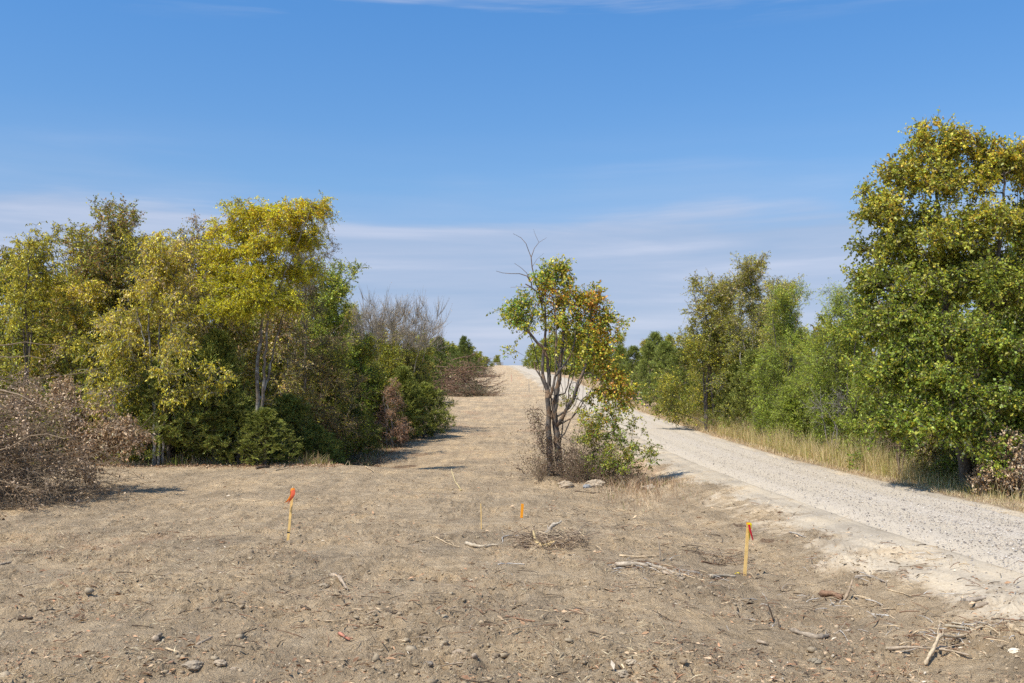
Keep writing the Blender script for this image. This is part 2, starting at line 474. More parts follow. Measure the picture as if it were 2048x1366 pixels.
def rocks(P, S, cols, flat=.65, jit=.36):
    g = (1 + 5 ** .5) / 2
    b = unit(np.array([(-1, g, 0), (1, g, 0), (-1, -g, 0), (1, -g, 0), (0, -1, g), (0, 1, g), (0, -1, -g), (0, 1, -g), (g, 0, -1), (g, 0, 1), (-g, 0, -1), (-g, 0, 1)], float))
    f = np.array([(0, 11, 5), (0, 5, 1), (0, 1, 7), (0, 7, 10), (0, 10, 11), (1, 5, 9), (5, 11, 4), (11, 10, 2), (10, 7, 6), (7, 1, 8), (3, 9, 4), (3, 4, 2), (3, 2, 6), (3, 6, 8), (3, 8, 9), (4, 9, 5), (2, 4, 11), (6, 2, 10), (8, 6, 7), (9, 8, 1)])
    n = len(P)
    r = 1 + R.uniform(-jit, jit, (n, 12, 1))
    V = b[None] * r * S[:, None, None] * np.stack([R.uniform(.8, 1.3, n), R.uniform(.7, 1.1, n), R.uniform(flat * .7, flat * 1.2, n)], -1)[:, None, :]
    a = R.uniform(0, 6.28, n); ca, sa = np.cos(a)[:, None], np.sin(a)[:, None]
    V = np.stack([V[..., 0] * ca - V[..., 1] * sa, V[..., 0] * sa + V[..., 1] * ca, V[..., 2]], -1) + P[:, None, :]
    return V.reshape(-1, 3), (f[None] + (np.arange(n) * 12)[:, None, None]).reshape(-1, 3), np.repeat(cols, 12, 0)


def pal(n, cs, jitter=.15):
    cs = np.array(cs, float); w = cs[:, 3] / cs[:, 3].sum()
    k = R.choice(len(cs), n, p=w)
    return cs[k, :3] * (1 + R.normal(0, jitter, (n, 1))).clip(.4, 1.8)


def scatter():
    # clods
    n = 26000
    x, y = scat_xy(n, 8.3, 45)
    s = x - road_x(y)
    k = (s < -3) & (fbm(x / 1.6, y / 1.6, 9, 3) + R.normal(0, .3, n) > -.05)
    x, y = x[k], y[k]; n = len(x)
    S = np.exp(R.normal(-4.5, .5, n)).clip(.005, .038)
    V, Fq, C = rocks(np.stack([x, y, Hg(x, y) - S * .15], -1), S, pal(n, [(.42, .32, .20, 4), (.48, .37, .24, 3), (.33, .25, .16, 2)], .06))
    tag(mesh_obj('dirt_clods', V, Fq, M_STONE, col=C), 'small clods of grey clay strewn over the graded field', 'dirt clods', kind='stuff')
    n = 9000
    x, y = scat_xy(n, 8.3, 34)
    s = x - road_x(y); q = fbm(x / 1.6, y / 1.6, 9, 3) + .5 * pnoise(x / .35, y / .35, 23)
    k = (s < -3.4) & (q + R.normal(0, .1, n) > .42)
    x, y = x[k], y[k]; n = len(x)
    S = np.exp(R.normal(-3.75, .42, n)).clip(.012, .06)
    V, Fq, C = rocks(np.stack([x, y, Hg(x, y) + S * .05], -1), S, pal(n, [(.37, .285, .185, 4), (.43, .34, .225, 3), (.29, .22, .145, 2)], .06), .6, .5)
    tag(mesh_obj('clay_clods', V, Fq, M_STONE, col=C), 'patches of broken grey clay clods in the churned field', 'clay clods', kind='stuff')
    # gravel on and beside the road
    n = 26000
    q = R.random(n); y = 1 / ((1 / 11.) + q * (1 / 60. - 1 / 11.)); s = R.normal(0, 1.15, n).clip(-3.2, 2.4)
    x = road_x(y) + s; k = x < .62 * y
    x, y, s = x[k], y[k], s[k]; n = len(x)
    S = np.exp(R.normal(-4.75, .4, n)).clip(.005, .024)
    z = Hs(x, y) + .02 + .045 * (1 - (s / 2.15) ** 2).clip(0, 1) - np.where(np.abs(s) > 2, .03, .0)
    z = np.where(np.abs(s) > 2.1, Hg(x, y), z)
    V, Fq, C = rocks(np.stack([x, y, z + S * .2], -1), S, pal(n, [(.62, .56, .48, 4), (.50, .44, .37, 3), (.24, .21, .19, 2.2), (.50, .40, .31, 1)]))
    tag(mesh_obj('gravel', V, Fq, M_STONE, col=C), 'loose pale gravel on the curving road', 'gravel', kind='stuff')
    # wood chips / bark shards
    n = 64000
    x, y = scat_xy(n, 8.3, 60)
    s = x - road_x(y); k = (s < -2.4) & (fbm(x / 1.5, y / 1.5, 72, 3) + R.normal(0, .25, n) > .02)
    x, y = x[k], y[k]; n = len(x)
    L = np.exp(R.normal(-3.6, .55, n)).clip(.012, .11) * (1 + y / 60); Wd = L * R.uniform(.12, .4, n)
    a = R.uniform(0, 6.28, n)
    D = np.stack([np.cos(a), np.sin(a), R.normal(0, .25, n)], -1)
    V, Fq, C = leaf_quads(np.stack([x, y, Hg(x, y) + .012], -1), D, L, Wd, rnd_dir(n, 1.2),
                          pal(n, [(.66, .47, .29, 2.5), (.50, .30, .17, 3.2), (.30, .17, .10, 3), (.66, .56, .42, .6), (.12, .085, .06, 2.4), (.50, .27, .15, .5)]), .1)
    tag(mesh_obj('wood_chips', V, Fq, M_BITS, col=C), 'scattered wood chips and bark bits over the cleared ground', 'wood chips', kind='stuff')
    # straw
    n = 42000
    x, y = scat_xy(n, 8.3, 48)
    s = x - road_x(y); m = masks(x, y)[:, 0]
    k = (s < -2.2) & (m + .25 * pnoise(x / .45, y / .45, 19) + R.normal(0, .08, n) > .06)
    x, y = x[k], y[k]; n = len(x)
    L = R.uniform(.03, .16, n) * (1 + y / 60); a = R.uniform(0, 6.28, n)
    D = np.stack([np.cos(a), np.sin(a), R.uniform(-.05, .9, n) ** 2], -1)
    V, Fq, C = leaf_quads(np.stack([x, y, Hg(x, y) + .006], -1), D, L, .0035 + L * .02 + y * .00015, rnd_dir(n, .6),
                          pal(n, [(.60, .50, .32, 3), (.48, .37, .22, 3), (.34, .24, .14, 1.5)]), .12)
    tag(mesh_obj('straw', V, Fq, M_BITS, col=C), 'thin dry straw lying on the grey clay', 'straw', kind='stuff')


scatter()


def blades(name, x, y, h, w, palette, label, lean=.35, seg=2, kind='stuff'):
    n = len(x)
    z = Hg(x, y) - .02
    P = np.stack([x, y, z], -1)
    a = R.uniform(0, 6.28, n)
    side = np.stack([np.cos(a), np.sin(a), 0 * a], -1)
    b = R.uniform(0, 6.28, n); ln = R.random(n) * lean
    out = np.stack([np.cos(b), np.sin(b), 0 * b], -1) * ln[:, None]
    up = np.array([0, 0, 1.])
    rows = []
    for t in np.linspace(0, 1, seg + 1):
        c = P + up * (h * t * (1 - .25 * ln * t))[:, None] + out * (h * t * t)[:, None]
        wd = (w * (1 - .85 * t))[:, None] * .5
        rows += [c - side * wd, c + side * wd]
    V = np.stack(rows, 1).reshape(-1, 3); k = 2 * (seg + 1)
    q = np.array([(2 * i, 2 * i + 1, 2 * i + 3, 2 * i + 2) for i in range(seg)])
    Fq = (q[None] + (np.arange(n) * k)[:, None, None]).reshape(-1, 4)
    C = np.repeat(pal(n, palette), k, 0)
    return tag(mesh_obj(name, V, Fq, M_DRY, col=C), label, 'grass', kind=kind)


def grasses():
    # tall dry grass in front of the right hedge
    n = 26000
    q = R.random(n); y = 1 / (1 / 24. + q * (1 / 80. - 1 / 24.))
    s = 2.95 + np.abs(R.normal(0, .75, n)) + .35 * pnoise(y * .5, y * 0, 14)
    x = road_x(y) + s
    dens = sm(27, 33, y) * .9 + .12
    k = R.random(n) < dens
    x, y = x[k], y[k]
    h = R.uniform(.3, 1.25, len(x)) * (.55 + .6 * sm(-.4, .4, pnoise(x / 1.3, y / 1.3, 15))) * (.45 + .55 * sm(27, 34, y))
    blades('tall_dry_grass', x, y, h, R.uniform(.008, .02, len(x)), [(.66, .53, .28, 3), (.50, .40, .19, 3), (.34, .34, .09, 2.6), (.36, .24, .12, 1)],
           'tall tan dry grass along the foot of the right hedge', .5)
    # short verge grass
    n = 26000
    q = R.random(n); y = 1 / (1 / 16. + q * (1 / 140. - 1 / 16.))
    s = R.uniform(2.1, 4.2, n); x = road_x(y) + s
    k = s > 2.25 + .25 * pnoise(y * 1.2, y * 0 + 4, 16)
    x, y = x[k], y[k]
    blades('verge_grass', x, y, R.uniform(.03, .12, len(x)) * (1 + y / 50), .006 + y * .00045, [(.50, .41, .24, 3), (.40, .31, .18, 3), (.2, .2, .07, .5), (.32, .22, .13, 1)],
           'short sun-dried grass on the far verge of the gravel road', 1.2, 1)
    # sparse dry tufts over field, corridor and ditch bank
    n = 26000
    x, y = scat_xy(n, 8.3, 110, .85, .55)
    s = x - road_x(y); m = masks(x, y)[:, 0]
    cl = pnoise(x / .5, y / .5, 18)
    k = (s < -2.3) & (m + .5 * cl + R.normal(0, .06, n) > .28)
    x, y = x[k], y[k]
    blades('dry_grass_tufts', x, y, R.uniform(.03, .10, len(x)) * (1 + y / 40), .003 + y * .0005, [(.56, .46, .29, 3), (.44, .34, .2, 3), (.33, .24, .14, 1.2)],
           'thin tufts of dead straw-coloured grass in the clay', 1.5, 1)


grasses()
_n = 5200
_x = R.normal(4.0, 1.1, _n); _y = R.normal(32.5, 2.2, _n)
blades('dead_weeds', _x, _y, R.uniform(.12, .6, _n) * np.exp(-((_x - 3.8) / 1.5) ** 2), R.uniform(.008, .018, _n), [(.40, .28, .17, 3), (.28, .18, .11, 3), (.55, .43, .28, 1.5), (.2, .22, .06, .6)],
       'brown dead weeds on the ditch bank right of the lone tree', 1.1)



def edge_litter():
    n = 16000; k = R.random(n)
    x = np.where(k < .6, R.uniform(-20, -6.3, n), np.interp(k, [.6, .8, 1], [-6.5, -6.2, -4.6]) + R.normal(0, .5, n))
    y = np.where(k < .6, 37. + R.normal(0, .9, n), np.interp(k, [.6, .8, 1], [44, 52, 66]) + R.normal(0, 1.5, n))
    V, Fq, C = leaf_quads(np.stack([x, y, Hg(x, y) + .02], -1), rnd_dir(n) * [1, 1, .4], R.uniform(.04, .10, n), R.uniform(.025, .06, n), rnd_dir(n, 1.),
                          pal(n, [(.42, .27, .16, 3), (.28, .17, .10, 3), (.56, .42, .27, 1.5), (.14, .09, .06, 1.5)]))
    tag(mesh_obj('leaf_litter', V, Fq, M_DRY, col=C), 'fallen brown leaves along the edge of the left wood', 'leaf litter', kind='stuff')
    n = 9000; k = R.random(n)
    x = np.where(k < .65, R.uniform(-20, -6.6, n), np.interp(k, [.65, .8, 1], [-6.8, -6.4, -5.2]) + R.normal(0, .35, n))
    y = np.where(k < .65, 37.3 + R.normal(0, .45, n), np.interp(k, [.65, .8, 1], [44, 52, 64]) + R.normal(0, 1.2, n))
    w = .4 + .8 * sm(-.2, .5, pnoise(x / .9, y / .9, 99))
    blades('edge_weeds', x, y, R.uniform(.08, .5, n) * w, R.uniform(.01, .03, n), [(.42, .34, .18, 2), (.22, .24, .05, 2), (.32, .2, .12, 2)], 'mixed weeds and dry grass at the foot of the left wood', .8)


edge_litter()

# ------------------------------------------------------------------ skeleton growth


class Skel:
    def __init__(self, cap=30000):
        self.P = np.zeros((cap, 3)); self.D = np.zeros((cap, 3)); self.par = np.full(cap, -1); self.rf = np.zeros(cap); self.n = 0

    def add(self, p, par, r=0.):
        i = self.n; self.P[i] = p; self.par[i] = par; self.rf[i] = r
        self.D[i] = unit(self.P[i] - self.P[par]) if par >= 0 else (0, 0, 1)
        self.n += 1
        return i

    def path(self, pts, r0, r1, par=-1, step=.25, jit=.02):
        pts = np.asarray(pts, float)
        # smooth by catmull subdivision
        if len(pts) > 2:
            for _ in range(2):
                q = [pts[0]]
                for a, b in zip(pts[:-1], pts[1:]): q += [a * .75 + b * .25, a * .25 + b * .75]
                q.append(pts[-1]); pts = np.array(q)
        L = np.r_[0, np.cumsum(np.linalg.norm(np.diff(pts, axis=0), axis=1))]
        k = max(2, int(L[-1] / step))
        last = par; ids = []
        for j in range(0 if par < 0 else 1, k + 1):
            t = j / k
            p = np.array([np.interp(t * L[-1], L, pts[:, c]) for c in range(3)])
            if 0 < j: p = p + R.normal(0, jit, 3)
            last = self.add(p, last, r0 + (r1 - r0) * t); ids.append(last)
        return ids

    def grow(self, tips, step=.4, wander=.05, zpen=.6, grab=None):
        base = self.P[:self.n]
        d0 = np.array([np.min(np.linalg.norm(base - t, axis=1)) for t in tips])
        ends = []
        for t in tips[np.argsort(d0)]:
            n = self.n
            d = t - self.P[:n]; dist = np.linalg.norm(d, axis=1)
            align = (d * self.D[:n]).sum(1) / np.maximum(dist, 1e-6)
            cost = dist * (1.25 - .35 * align) + zpen * np.maximum(0, self.P[:n, 2] - t[2] + .1)
            i = int(np.argmin(cost)); L = dist[i]
            if L < .05: continue
            c = self.P[i] + (self.D[i] * .5 + unit(d[i]) * .5) * L * .45
            k = max(1, int(L / step)); last = i
            for j in range(1, k + 1):
                u = j / k
                p = self.P[i] * (1 - u) ** 2 + 2 * u * (1 - u) * c + u * u * t
                if j < k: p = p + R.normal(0, wander, 3)
                last = self.add(p, last)
            ends.append(last)
        return np.array(ends, int)

    def radii(self, rt=.006, ex=2.25, rmax=1.):
        n = self.n; acc = np.zeros(n); r = np.zeros(n)
        for i in range(n - 1, -1, -1):
            r[i] = max(rt, acc[i] ** (1 / ex)) if acc[i] > 0 else rt
            r[i] = min(rmax, r[i])
            if self.rf[i] > 0: r[i] = self.rf[i]
            p = self.par[i]
            if p >= 0: acc[p] += min(r[i], rmax) ** ex
        self.r = r
        return r

    def mesh(self, thin=.0):
        n = self.n; i = np.nonzero(self.par[:n] >= 0)[0]; p = self.par[i]
        r1 = self.r[i]; r0 = np.minimum(self.r[p], r1 * 1.6)
        P0 = self.P[p].copy(); P1 = self.P[i] + unit(self.P[i] - self.P[p]) * (r1 * .35)[:, None]
        out = []
        big = r1 > .035; mid = (~big) & (r1 > .014); sml = ~(big | mid)
        for m, s in ((big, 8), (mid, 5), (sml, 3)):
            if m.any(): out.append(tubes(P0[m], P1[m], r0[m], r1[m], s))
        return out


def twigs_and_leaves(E, ED, p, colf):
    """E tip points, ED tip directions; p = params. returns twig tubes, leaf quads"""
    k = p.get('twigs', 5); m = p.get('leaves', 11)
    n = len(E) * k
    T0 = np.repeat(E, k, 0); TD = unit(np.repeat(ED, k, 0) * p.get('fwd', .5) + rnd_dir(n) * p.get('spread', .8) + np.array([0, 0, p.get('up', .1)]))
    TL = R.uniform(.55, 1.25, n) * p.get('tlen', .45)
    T0 = T0 - np.repeat(ED, k, 0) * (R.random(n) * p.get('tlen', .45) * .7)[:, None]
    mid = T0 + TD * (TL * .5)[:, None]
    T1 = T0 + TD * TL[:, None] + np.array([0, 0, 1.]) * (p.get('sag', -.05) * TL)[:, None] + R.normal(0, .03, (n, 3))
    rt = np.full(n, p.get('rt', .004))
    tw = tubes(np.concatenate([T0, mid]), np.concatenate([mid, T1]), np.concatenate([rt * 1.4, rt]), np.concatenate([rt, rt * .6]), 3)
    if m == 0: return tw, None
    N_ = n * m
    idx = np.repeat(np.arange(n), m); t = R.uniform(.15, 1.05, N_)
    B = np.where((t < .5)[:, None], T0[idx] + (mid - T0)[idx] * (t * 2)[:, None], mid[idx] + (T1 - mid)[idx] * (t * 2 - 1)[:, None])
    B = B + R.normal(0, p.get('jit', .03), (N_, 3))
    D = unit(TD[idx] * .5 + rnd_dir(N_) * .8 + np.array([0, 0, -p.get('droop', .2)]))
    L = R.uniform(.42, 1.35, N_) * p.get('ll', .075); Wd = L * p.get('lw', .6)
    Nn = rnd_dir(N_, p.get('nup', .7))
    tipc = idx // k
    return tw, leaf_quads(B, D, L, Wd, Nn, colf(B, tipc, N_))


GREEN = (.165, .225, .028); DKGREEN = (.09, .13, .022); OLIVE = (.26, .25, .045); YGREEN = (.43, .39, .045); YELLOW = (.70, .55, .06)
ORANGE = (.66, .31, .06); BROWN = (.36, .22, .10); LIME = (.31, .37, .05); CEDAR = (.12, .15, .03); CEDAR2 = (.25, .25, .05); TAN = (.62, .46, .29)


def colfun(base, top=None, z0=0, z1=10, jit=.22, mix=.25, clump=.22):
    """base/top: palettes [(rgb, weight)]; blend by height, per tip and per leaf"""
    def arr(pp): return np.array([(*c, w) for c, w in pp])
    A = arr(base); B = arr(top or base)
    def f(P, tip, n):
        nt_ = tip.max() + 1
        ct = R.normal(0, clump, nt_)
        tt = R.random(nt_)
        t = sm(z0, z1, P[:, 2] + R.normal(0, .12 * (z1 - z0), n) + ct[tip] * 2)
        def pick(a):
            cw = np.cumsum(a[:, 3] / a[:, 3].sum())
            u = np.where(R.random(n) < mix, R.random(n), (tt[tip] + R.normal(0, .12, n)) % 1)
            return a[np.searchsorted(cw, u.clip(0, .9999)), :3]
        c = pick(A) * (1 - t)[:, None] + pick(B) * t[:, None]
        return np.clip(c * (1 + R.normal(0, jit, (n, 1)) + ct[tip][:, None]).clip(.35, 2.), .004, .8)
    return f


def lobe_points(c, r, n, shell=.45):
    v = unit(R.normal(size=(n, 3))) * (R.random((n, 1)) ** shell)
    return np.asarray(c) + v * np.asarray(r)


def make_tree(name, label, cat, trunks, lobes, p, colf, bark, group=None, loc=(0, 0, 0), rt=.006, leafmat=None, bare=None, rmax=.4, zpen=.6):
    """trunks: list of (pts, r0, r1, parent_index or None). lobes: (centre, radii, n_tips)"""
    root = empty(name, loc, label, cat, group)
    sk = Skel()
    ids = []
    for pts, r0, r1, par in trunks:
        if par is None: ids.append(sk.path(pts, r0, r1))
        else:
            pi = ids[par]
            j = pi[int(np.argmin(np.linalg.norm(sk.P[pi] - np.asarray(pts[0]), axis=1)))]
            ids.append(sk.path(pts, r0, r1, par=j))
    tips = np.concatenate([lobe_points(c, r, int(n * p.get('mult', 1.25))) for c, r, n in lobes])
    if p.get('scatter', .16):
        tips = tips + R.normal(0, p.get('scatter', .16), tips.shape)
    tips = tips[tips[:, 2] > .15]
    ends = sk.grow(tips, p.get('step', .42), p.get('wander', .05), zpen)
    sk.radii(rt, rmax=rmax)
    parts = sk.mesh()
    tw, lf = twigs_and_leaves(sk.P[ends], sk.D[ends], p, colf)
    parts.append(tw)
    V, Fq, _ = join(parts)
    mesh_obj('trunk' if cat == 'tree' else 'stems', V, Fq, bark, root)
    if lf is not None:
        mesh_obj('crown' if cat == 'tree' else 'foliage', lf[0], lf[1], leafmat or M_LEAF, root, col=lf[2])
    return root


def broad_lobes(Ht, Rd, z0, nl, ntips, prof=(.55, 1.), seed=None, lr=(.22, .42), flat=.8, spire=2):
    L = []
    for k in range(nl):
        q = (k + R.random()) / nl
        z = z0 + (Ht - z0) * (.04 + .88 * q)
        pr = Rd * (math.sin(math.pi * min(1, (.12 + q * .80)) ** prof[0]) ** prof[1])
        a = k * 2.4 + R.random() * 1.2
        r = R.uniform(*lr) * Rd * (1.1 - .35 * q)
        rad = max(0, pr - r * .8) * (.25 + .8 * R.random() ** .5)
        L.append(((math.cos(a) * rad, math.sin(a) * rad, z), (r, r, r * flat), r ** 2))
    for k in range(spire):
        a = R.random() * 6.28; rr = R.uniform(.1, .5) * Rd
        L.append(((math.cos(a) * rr, math.sin(a) * rr, Ht - .05 * Ht), (Rd * .13, Rd * .13, Ht * .07), Rd ** 2 * .03))
    s = sum(l[2] for l in L)
    return [(c, r, max(4, w / s * ntips)) for c, r, w in L]


def stem_pts(Ht, lean=.5, n=5, x0=0., y0=0.):
    a = R.random() * 6.28
    return [(x0 + math.cos(a) * lean * (i / n) ** 1.3 + R.normal(0, .08) * (i > 0), y0 + math.sin(a) * lean * (i / n) ** 1.3 + R.normal(0, .08) * (i > 0), Ht * i / n) for i in range(n + 1)]


def broad(name, label, Ht, Rd, z0, nl, ntips, p, colf, bark=None, stems=1, r0=.11, group=None, cat='tree', **kw):
    tr = []
    for k in range(stems):
        h = Ht * R.uniform(.62, .85)
        tr.append((stem_pts(h, R.uniform(.2, .22 + .35 * Rd * (stems > 1)), x0=R.normal(0, .12) * (stems > 1), y0=R.normal(0, .12) * (stems > 1)), r0 * R.uniform(.7, 1), .02, None))
    return make_tree(name, label, cat, tr, broad_lobes(Ht, Rd, z0, nl, ntips, **{k: kw.pop(k) for k in list(kw) if k in ('prof', 'lr', 'flat', 'spire')}), p, colf, bark or M_BARKD, group, **kw)


def cedar(name, label, Ht, Rd, ntips, base=CEDAR, alt=CEDAR2, group=None, ll=.12, rag=.25, cat='tree'):
    root = empty(name, (0, 0, 0), label, cat, group)
    sk = Skel(); sk.path([(0, 0, 0), (.05, 0, Ht * .5), (0, .05, Ht * .97)], .02 * Ht, .01)
    q = R.random(ntips) ** .8
    z = Ht * (.04 + .94 * q)
    a = R.uniform(0, 6.28, ntips)
    pr = Rd * np.minimum(1, (.55 + q * 3.2)) * (1 - q) ** .72 * (1 + rag * np.sin(a * 3 + q * 9) + rag * R.normal(0, .8, ntips)) + .05
    rr = pr * (R.random(ntips) ** .35)
    tips = np.stack([np.cos(a) * rr, np.sin(a) * rr, z + .12 * rr], -1)
    ends = sk.grow(tips, .35, .03, 1.2); sk.radii(.005)
    E, ED = sk.P[ends], sk.D[ends]
    k, m = 7, 12
    n = len(E) * k
    T0 = np.repeat(E, k, 0); TD = unit(np.repeat(ED, k, 0) * .6 + rnd_dir(n) * .6 + np.array([0, 0, .35])); TL = R.uniform(.12, .42, n)
    N_ = n * m; idx = np.repeat(np.arange(n), m)
    B = T0[idx] + TD[idx] * (TL[idx] * R.random(N_))[:, None] + R.normal(0, .02, (N_, 3))
    D = unit(TD[idx] + rnd_dir(N_) * .6)
    ct = R.normal(0, .25, len(E))[idx // k]
    c = np.where((R.random(N_) < .5)[:, None], np.array(base), np.array(alt)) * (1 + ct + R.normal(0, .2, N_)).clip(.4, 2)[:, None]
    lf = leaf_quads(B, D, R.uniform(.6, 1.3, N_) * ll, np.full(N_, ll * .24), rnd_dir(N_), c, .05)
    V, Fq, _ = join(sk.mesh() + [tubes(T0, T0 + TD * TL[:, None], np.full(n, .004), np.full(n, .002), 3)])
    mesh_obj('trunk' if cat == 'tree' else 'stems', V, Fq, M_BARKD, root)
    mesh_obj('crown' if cat == 'tree' else 'foliage', lf[0], lf[1], M_CEDAR, root, col=lf[2])
    return root


def put(root, px, Y, sc=1., rz=0., dx=0.):
    x = (px - 1024) / F * Y * 1.0 + dx
    root.location = (x, Y, float(Hs(x, Y)) - .04)
    root.rotation_euler = (0, 0, rz); root.scale = sc if hasattr(sc, '__len__') else (sc,) * 3
    return root


def putc(root, px, Y, label, sc=1., rz=0., group=None):
    x = (px - 1024) / F * Y
    if px > 1180 and Y < 130 and x < road_x(Y) + 14:
        s0 = sc if not hasattr(sc, '__len__') else sc[0]
        need = {'weedy_bush': 4.7, 'understory_tree': 6.0, 'juniper_tree': 4.2, 'feathery_bush': 4.3}.get(root.name.split('.')[0], 4.6)
        x = max(x, float(road_x(Y)) + need)
    return copy_tree(root, (x, Y, float(Hs(x, Y)) - .04), rz, sc, label, group)

# leaf parameter sets
P_HACK = dict(twigs=5, leaves=11, rt=.006, tlen=.5, ll=.10, lw=.46, droop=1.1, sag=-.25, spread=.8, fwd=.6, nup=.2)      # drooping narrow leaves
P_ELM = dict(twigs=6, leaves=13, rt=.006, tlen=.48, ll=.082, lw=.62, droop=.35, sag=-.05, nup=.15)
P_OAK = dict(twigs=6, leaves=13, rt=.006, tlen=.5, ll=.093, lw=.62, droop=.35, sag=-.05, nup=.15)
P_FINE = dict(twigs=7, leaves=14, tlen=.55, ll=.11, lw=.20, droop=.3, sag=-.12, spread=.6, up=.2, jit=.05)
P_BACK = dict(twigs=5, leaves=11, tlen=.5, ll=.13, lw=.62, droop=.3, nup=.2, step=.5)

# ------------------------------------------------------------------ left wood, front trees
LW = 'trees of the left wood'
T = {}
cf = colfun([(GREEN, 3), (OLIVE, 2.5), (YGREEN, 2)], [(YGREEN, 4), (YELLOW, 1.6), (OLIVE, 1.5)], 2, 9)
t = broad('hackberry_tree', 'yellow-green leafy tree at the far left behind the big brush heap', 9.6, 3.6, .8, 22, 560, P_HACK, cf, stems=3, r0=.10, lr=(.22, .4))
put(t, 60, 38.5); T['hack'] = t
cf = colfun([(OLIVE, 3), (GREEN, 2), (BROWN, 1)], [(OLIVE, 3), (YGREEN, 2), (BROWN, 2), (GREEN, 1), (ORANGE, .4)], 3, 10)
t = broad('elm_tree', 'tallest round-topped olive and brown tree of the left wood', 11.4, 3.3, 2.0, 26, 640, P_ELM, cf, stems=3, r0=.12, prof=(.42, .7), lr=(.28, .42), spire=3)
put(t, 222, 43); T['elm'] = t
cf = colfun([(GREEN, 2), (YGREEN, 4), (YELLOW, 2.6), (OLIVE, 1)], [(YGREEN, 3), (YELLOW, 3), (TAN, 1)], 1, 8.5, clump=.15)
t = broad('hackberry_tree', 'slender-stemmed tree with drooping yellow leaves beside the brown leafy brush', 8.6, 3.1, 1.4, 24, 520, P_HACK, cf, stems=4, r0=.07, lr=(.2, .36), bark=M_BARK, spire=5)
put(t, 318, 36.8); T['hack2'] = t
cf = colfun([(OLIVE, 2.5), (YGREEN, 2), (BROWN, 1)], [(BROWN, 2), (TAN, 1.2), (OLIVE, 2.5), (YGREEN, 1)], 2, 9)
t = broad('hackberry_tree', 'brown-tinged thin-leaved tree just left of the yellow locust', 9.9, 2.7, 2.2, 18, 430, dict(P_HACK, leaves=8), cf, stems=3, r0=.07, bark=M_BARK, lr=(.22, .38), spire=4)
put(t, 392, 40); T['hack3'] = t


def locust():
    Y = 37.
    b = at(515, 900, Y); gz = float(Hs(b[0], Y)); o = np.array([b[0], Y, gz])
    q = lambda px, py, dy=0.: tuple(at(px, py, Y + dy) - o)
    tr = [([q(511, 922), q(512, 870), q(515, 835), q(516, 790), q(513, 740), q(520, 690, .2), q(526, 640, .2)], .125, .07, None),
          ([q(517, 850, -.1), q(528, 790, -.2), q(527, 735, -.3), q(533, 690, -.3), q(536, 620, -.3), q(545, 560, -.3), (q(556, 480, -.3))], .085, .03, 0),
          ([q(516, 805, .1), q(533, 770, .3), q(543, 720, .5), q(556, 665, .6), q(575, 600, .7), q(590, 520, .8)], .06, .02, 0),
          ([q(526, 640, .2), q(520, 580, .4), q(500, 520, .2), q(492, 450, .3)], .065, .02, 0),
          ([q(536, 620, -.3), q(565, 560, -.6), q(590, 500, -.8), q(612, 440, -.9)], .05, .015, 1)]
    L = []
    def lob(px, py, dy, rx, rz, n, ry=None): L.append((q(px, py, dy), (rx, ry or rx, rz), n))
    lob(505, 425, 0, .9, .35, 46); lob(560, 440, -.4, 1.2, .45, 56); lob(612, 420, -.6, 1., .22, 40); lob(640, 408, -.7, .3, .08, 8)
    lob(470, 462, .3, .9, .35, 40); lob(540, 490, -.6, 1.4, .40, 66); lob(605, 475, 0, .85, .3, 36); lob(450, 505, -.2, .8, .3, 34)
    lob(500, 540, -.5, 1.3, .35, 52); lob(585, 540, .1, 1., .35, 38); lob(455, 565, -.3, .95, .28, 38); lob(520, 585, -.8, 1.2, .3, 46)
    lob(440, 615, -.6, .9, .22, 30); lob(490, 612, -.9, 1., .3, 36); lob(565, 610, -.2, .9, .25, 20); lob(430, 535, .4, .6, .3, 18)
    p = dict(twigs=7, leaves=15, tlen=.42, ll=.085, lw=.42, droop=.35, sag=-.30, spread=.75, up=-.05, fwd=.7, nup=.4, jit=.025, scatter=.13, mult=1.25)
    cf = colfun([((.36, .38, .022), 3.5), ((.50, .46, .025), 3.5), (YGREEN, 1)], [((.60, .51, .03), 3.5), ((.46, .45, .025), 3.5), ((.60, .36, .04), 1.2)], 5, 9.6, clump=.16)
    t = make_tree('locust_tree', 'tall bright yellow-leaved locust with layered sprays and pale forked trunk', 'tree', [(a, b * .72, c * .72, d) for a, b, c, d in tr], [(c, (r[0] * 1.05, r[1] * 1.05, r[2] * .85), n) for c, r, n in L], p, cf, M_LOCB, loc=o, rt=.005, zpen=.3)


locust()
cf = colfun([(OLIVE, 2), (BROWN, 2), (YGREEN, 1)], [((.17, .145, .095), 3), (BROWN, 1), (OLIVE, 1)], 4, 9.5)
t = broad('elm_tree', 'grey-brown fine-twigged tree showing behind the right of the yellow locust', 10.6, 2.8, 1.5, 20, 560, dict(P_ELM, twigs=7, leaves=9, ll=.05), cf, stems=3, r0=.09, prof=(.5, .8), spire=4)
put(t, 608, 44.5); T['brown'] = t
cf = colfun([(GREEN, 3), (LIME, 1), (OLIVE, 2)], [(GREEN, 2), (LIME, 2), (YGREEN, 1)], 1, 8)
t = broad('elm_tree', 'mid-green tree right of the yellow locust with a ragged top', 9.4, 2.5, .6, 20, 520, P_ELM, cf, stems=3, r0=.08, spire=4)
put(t, 668, 50); T['green'] = t


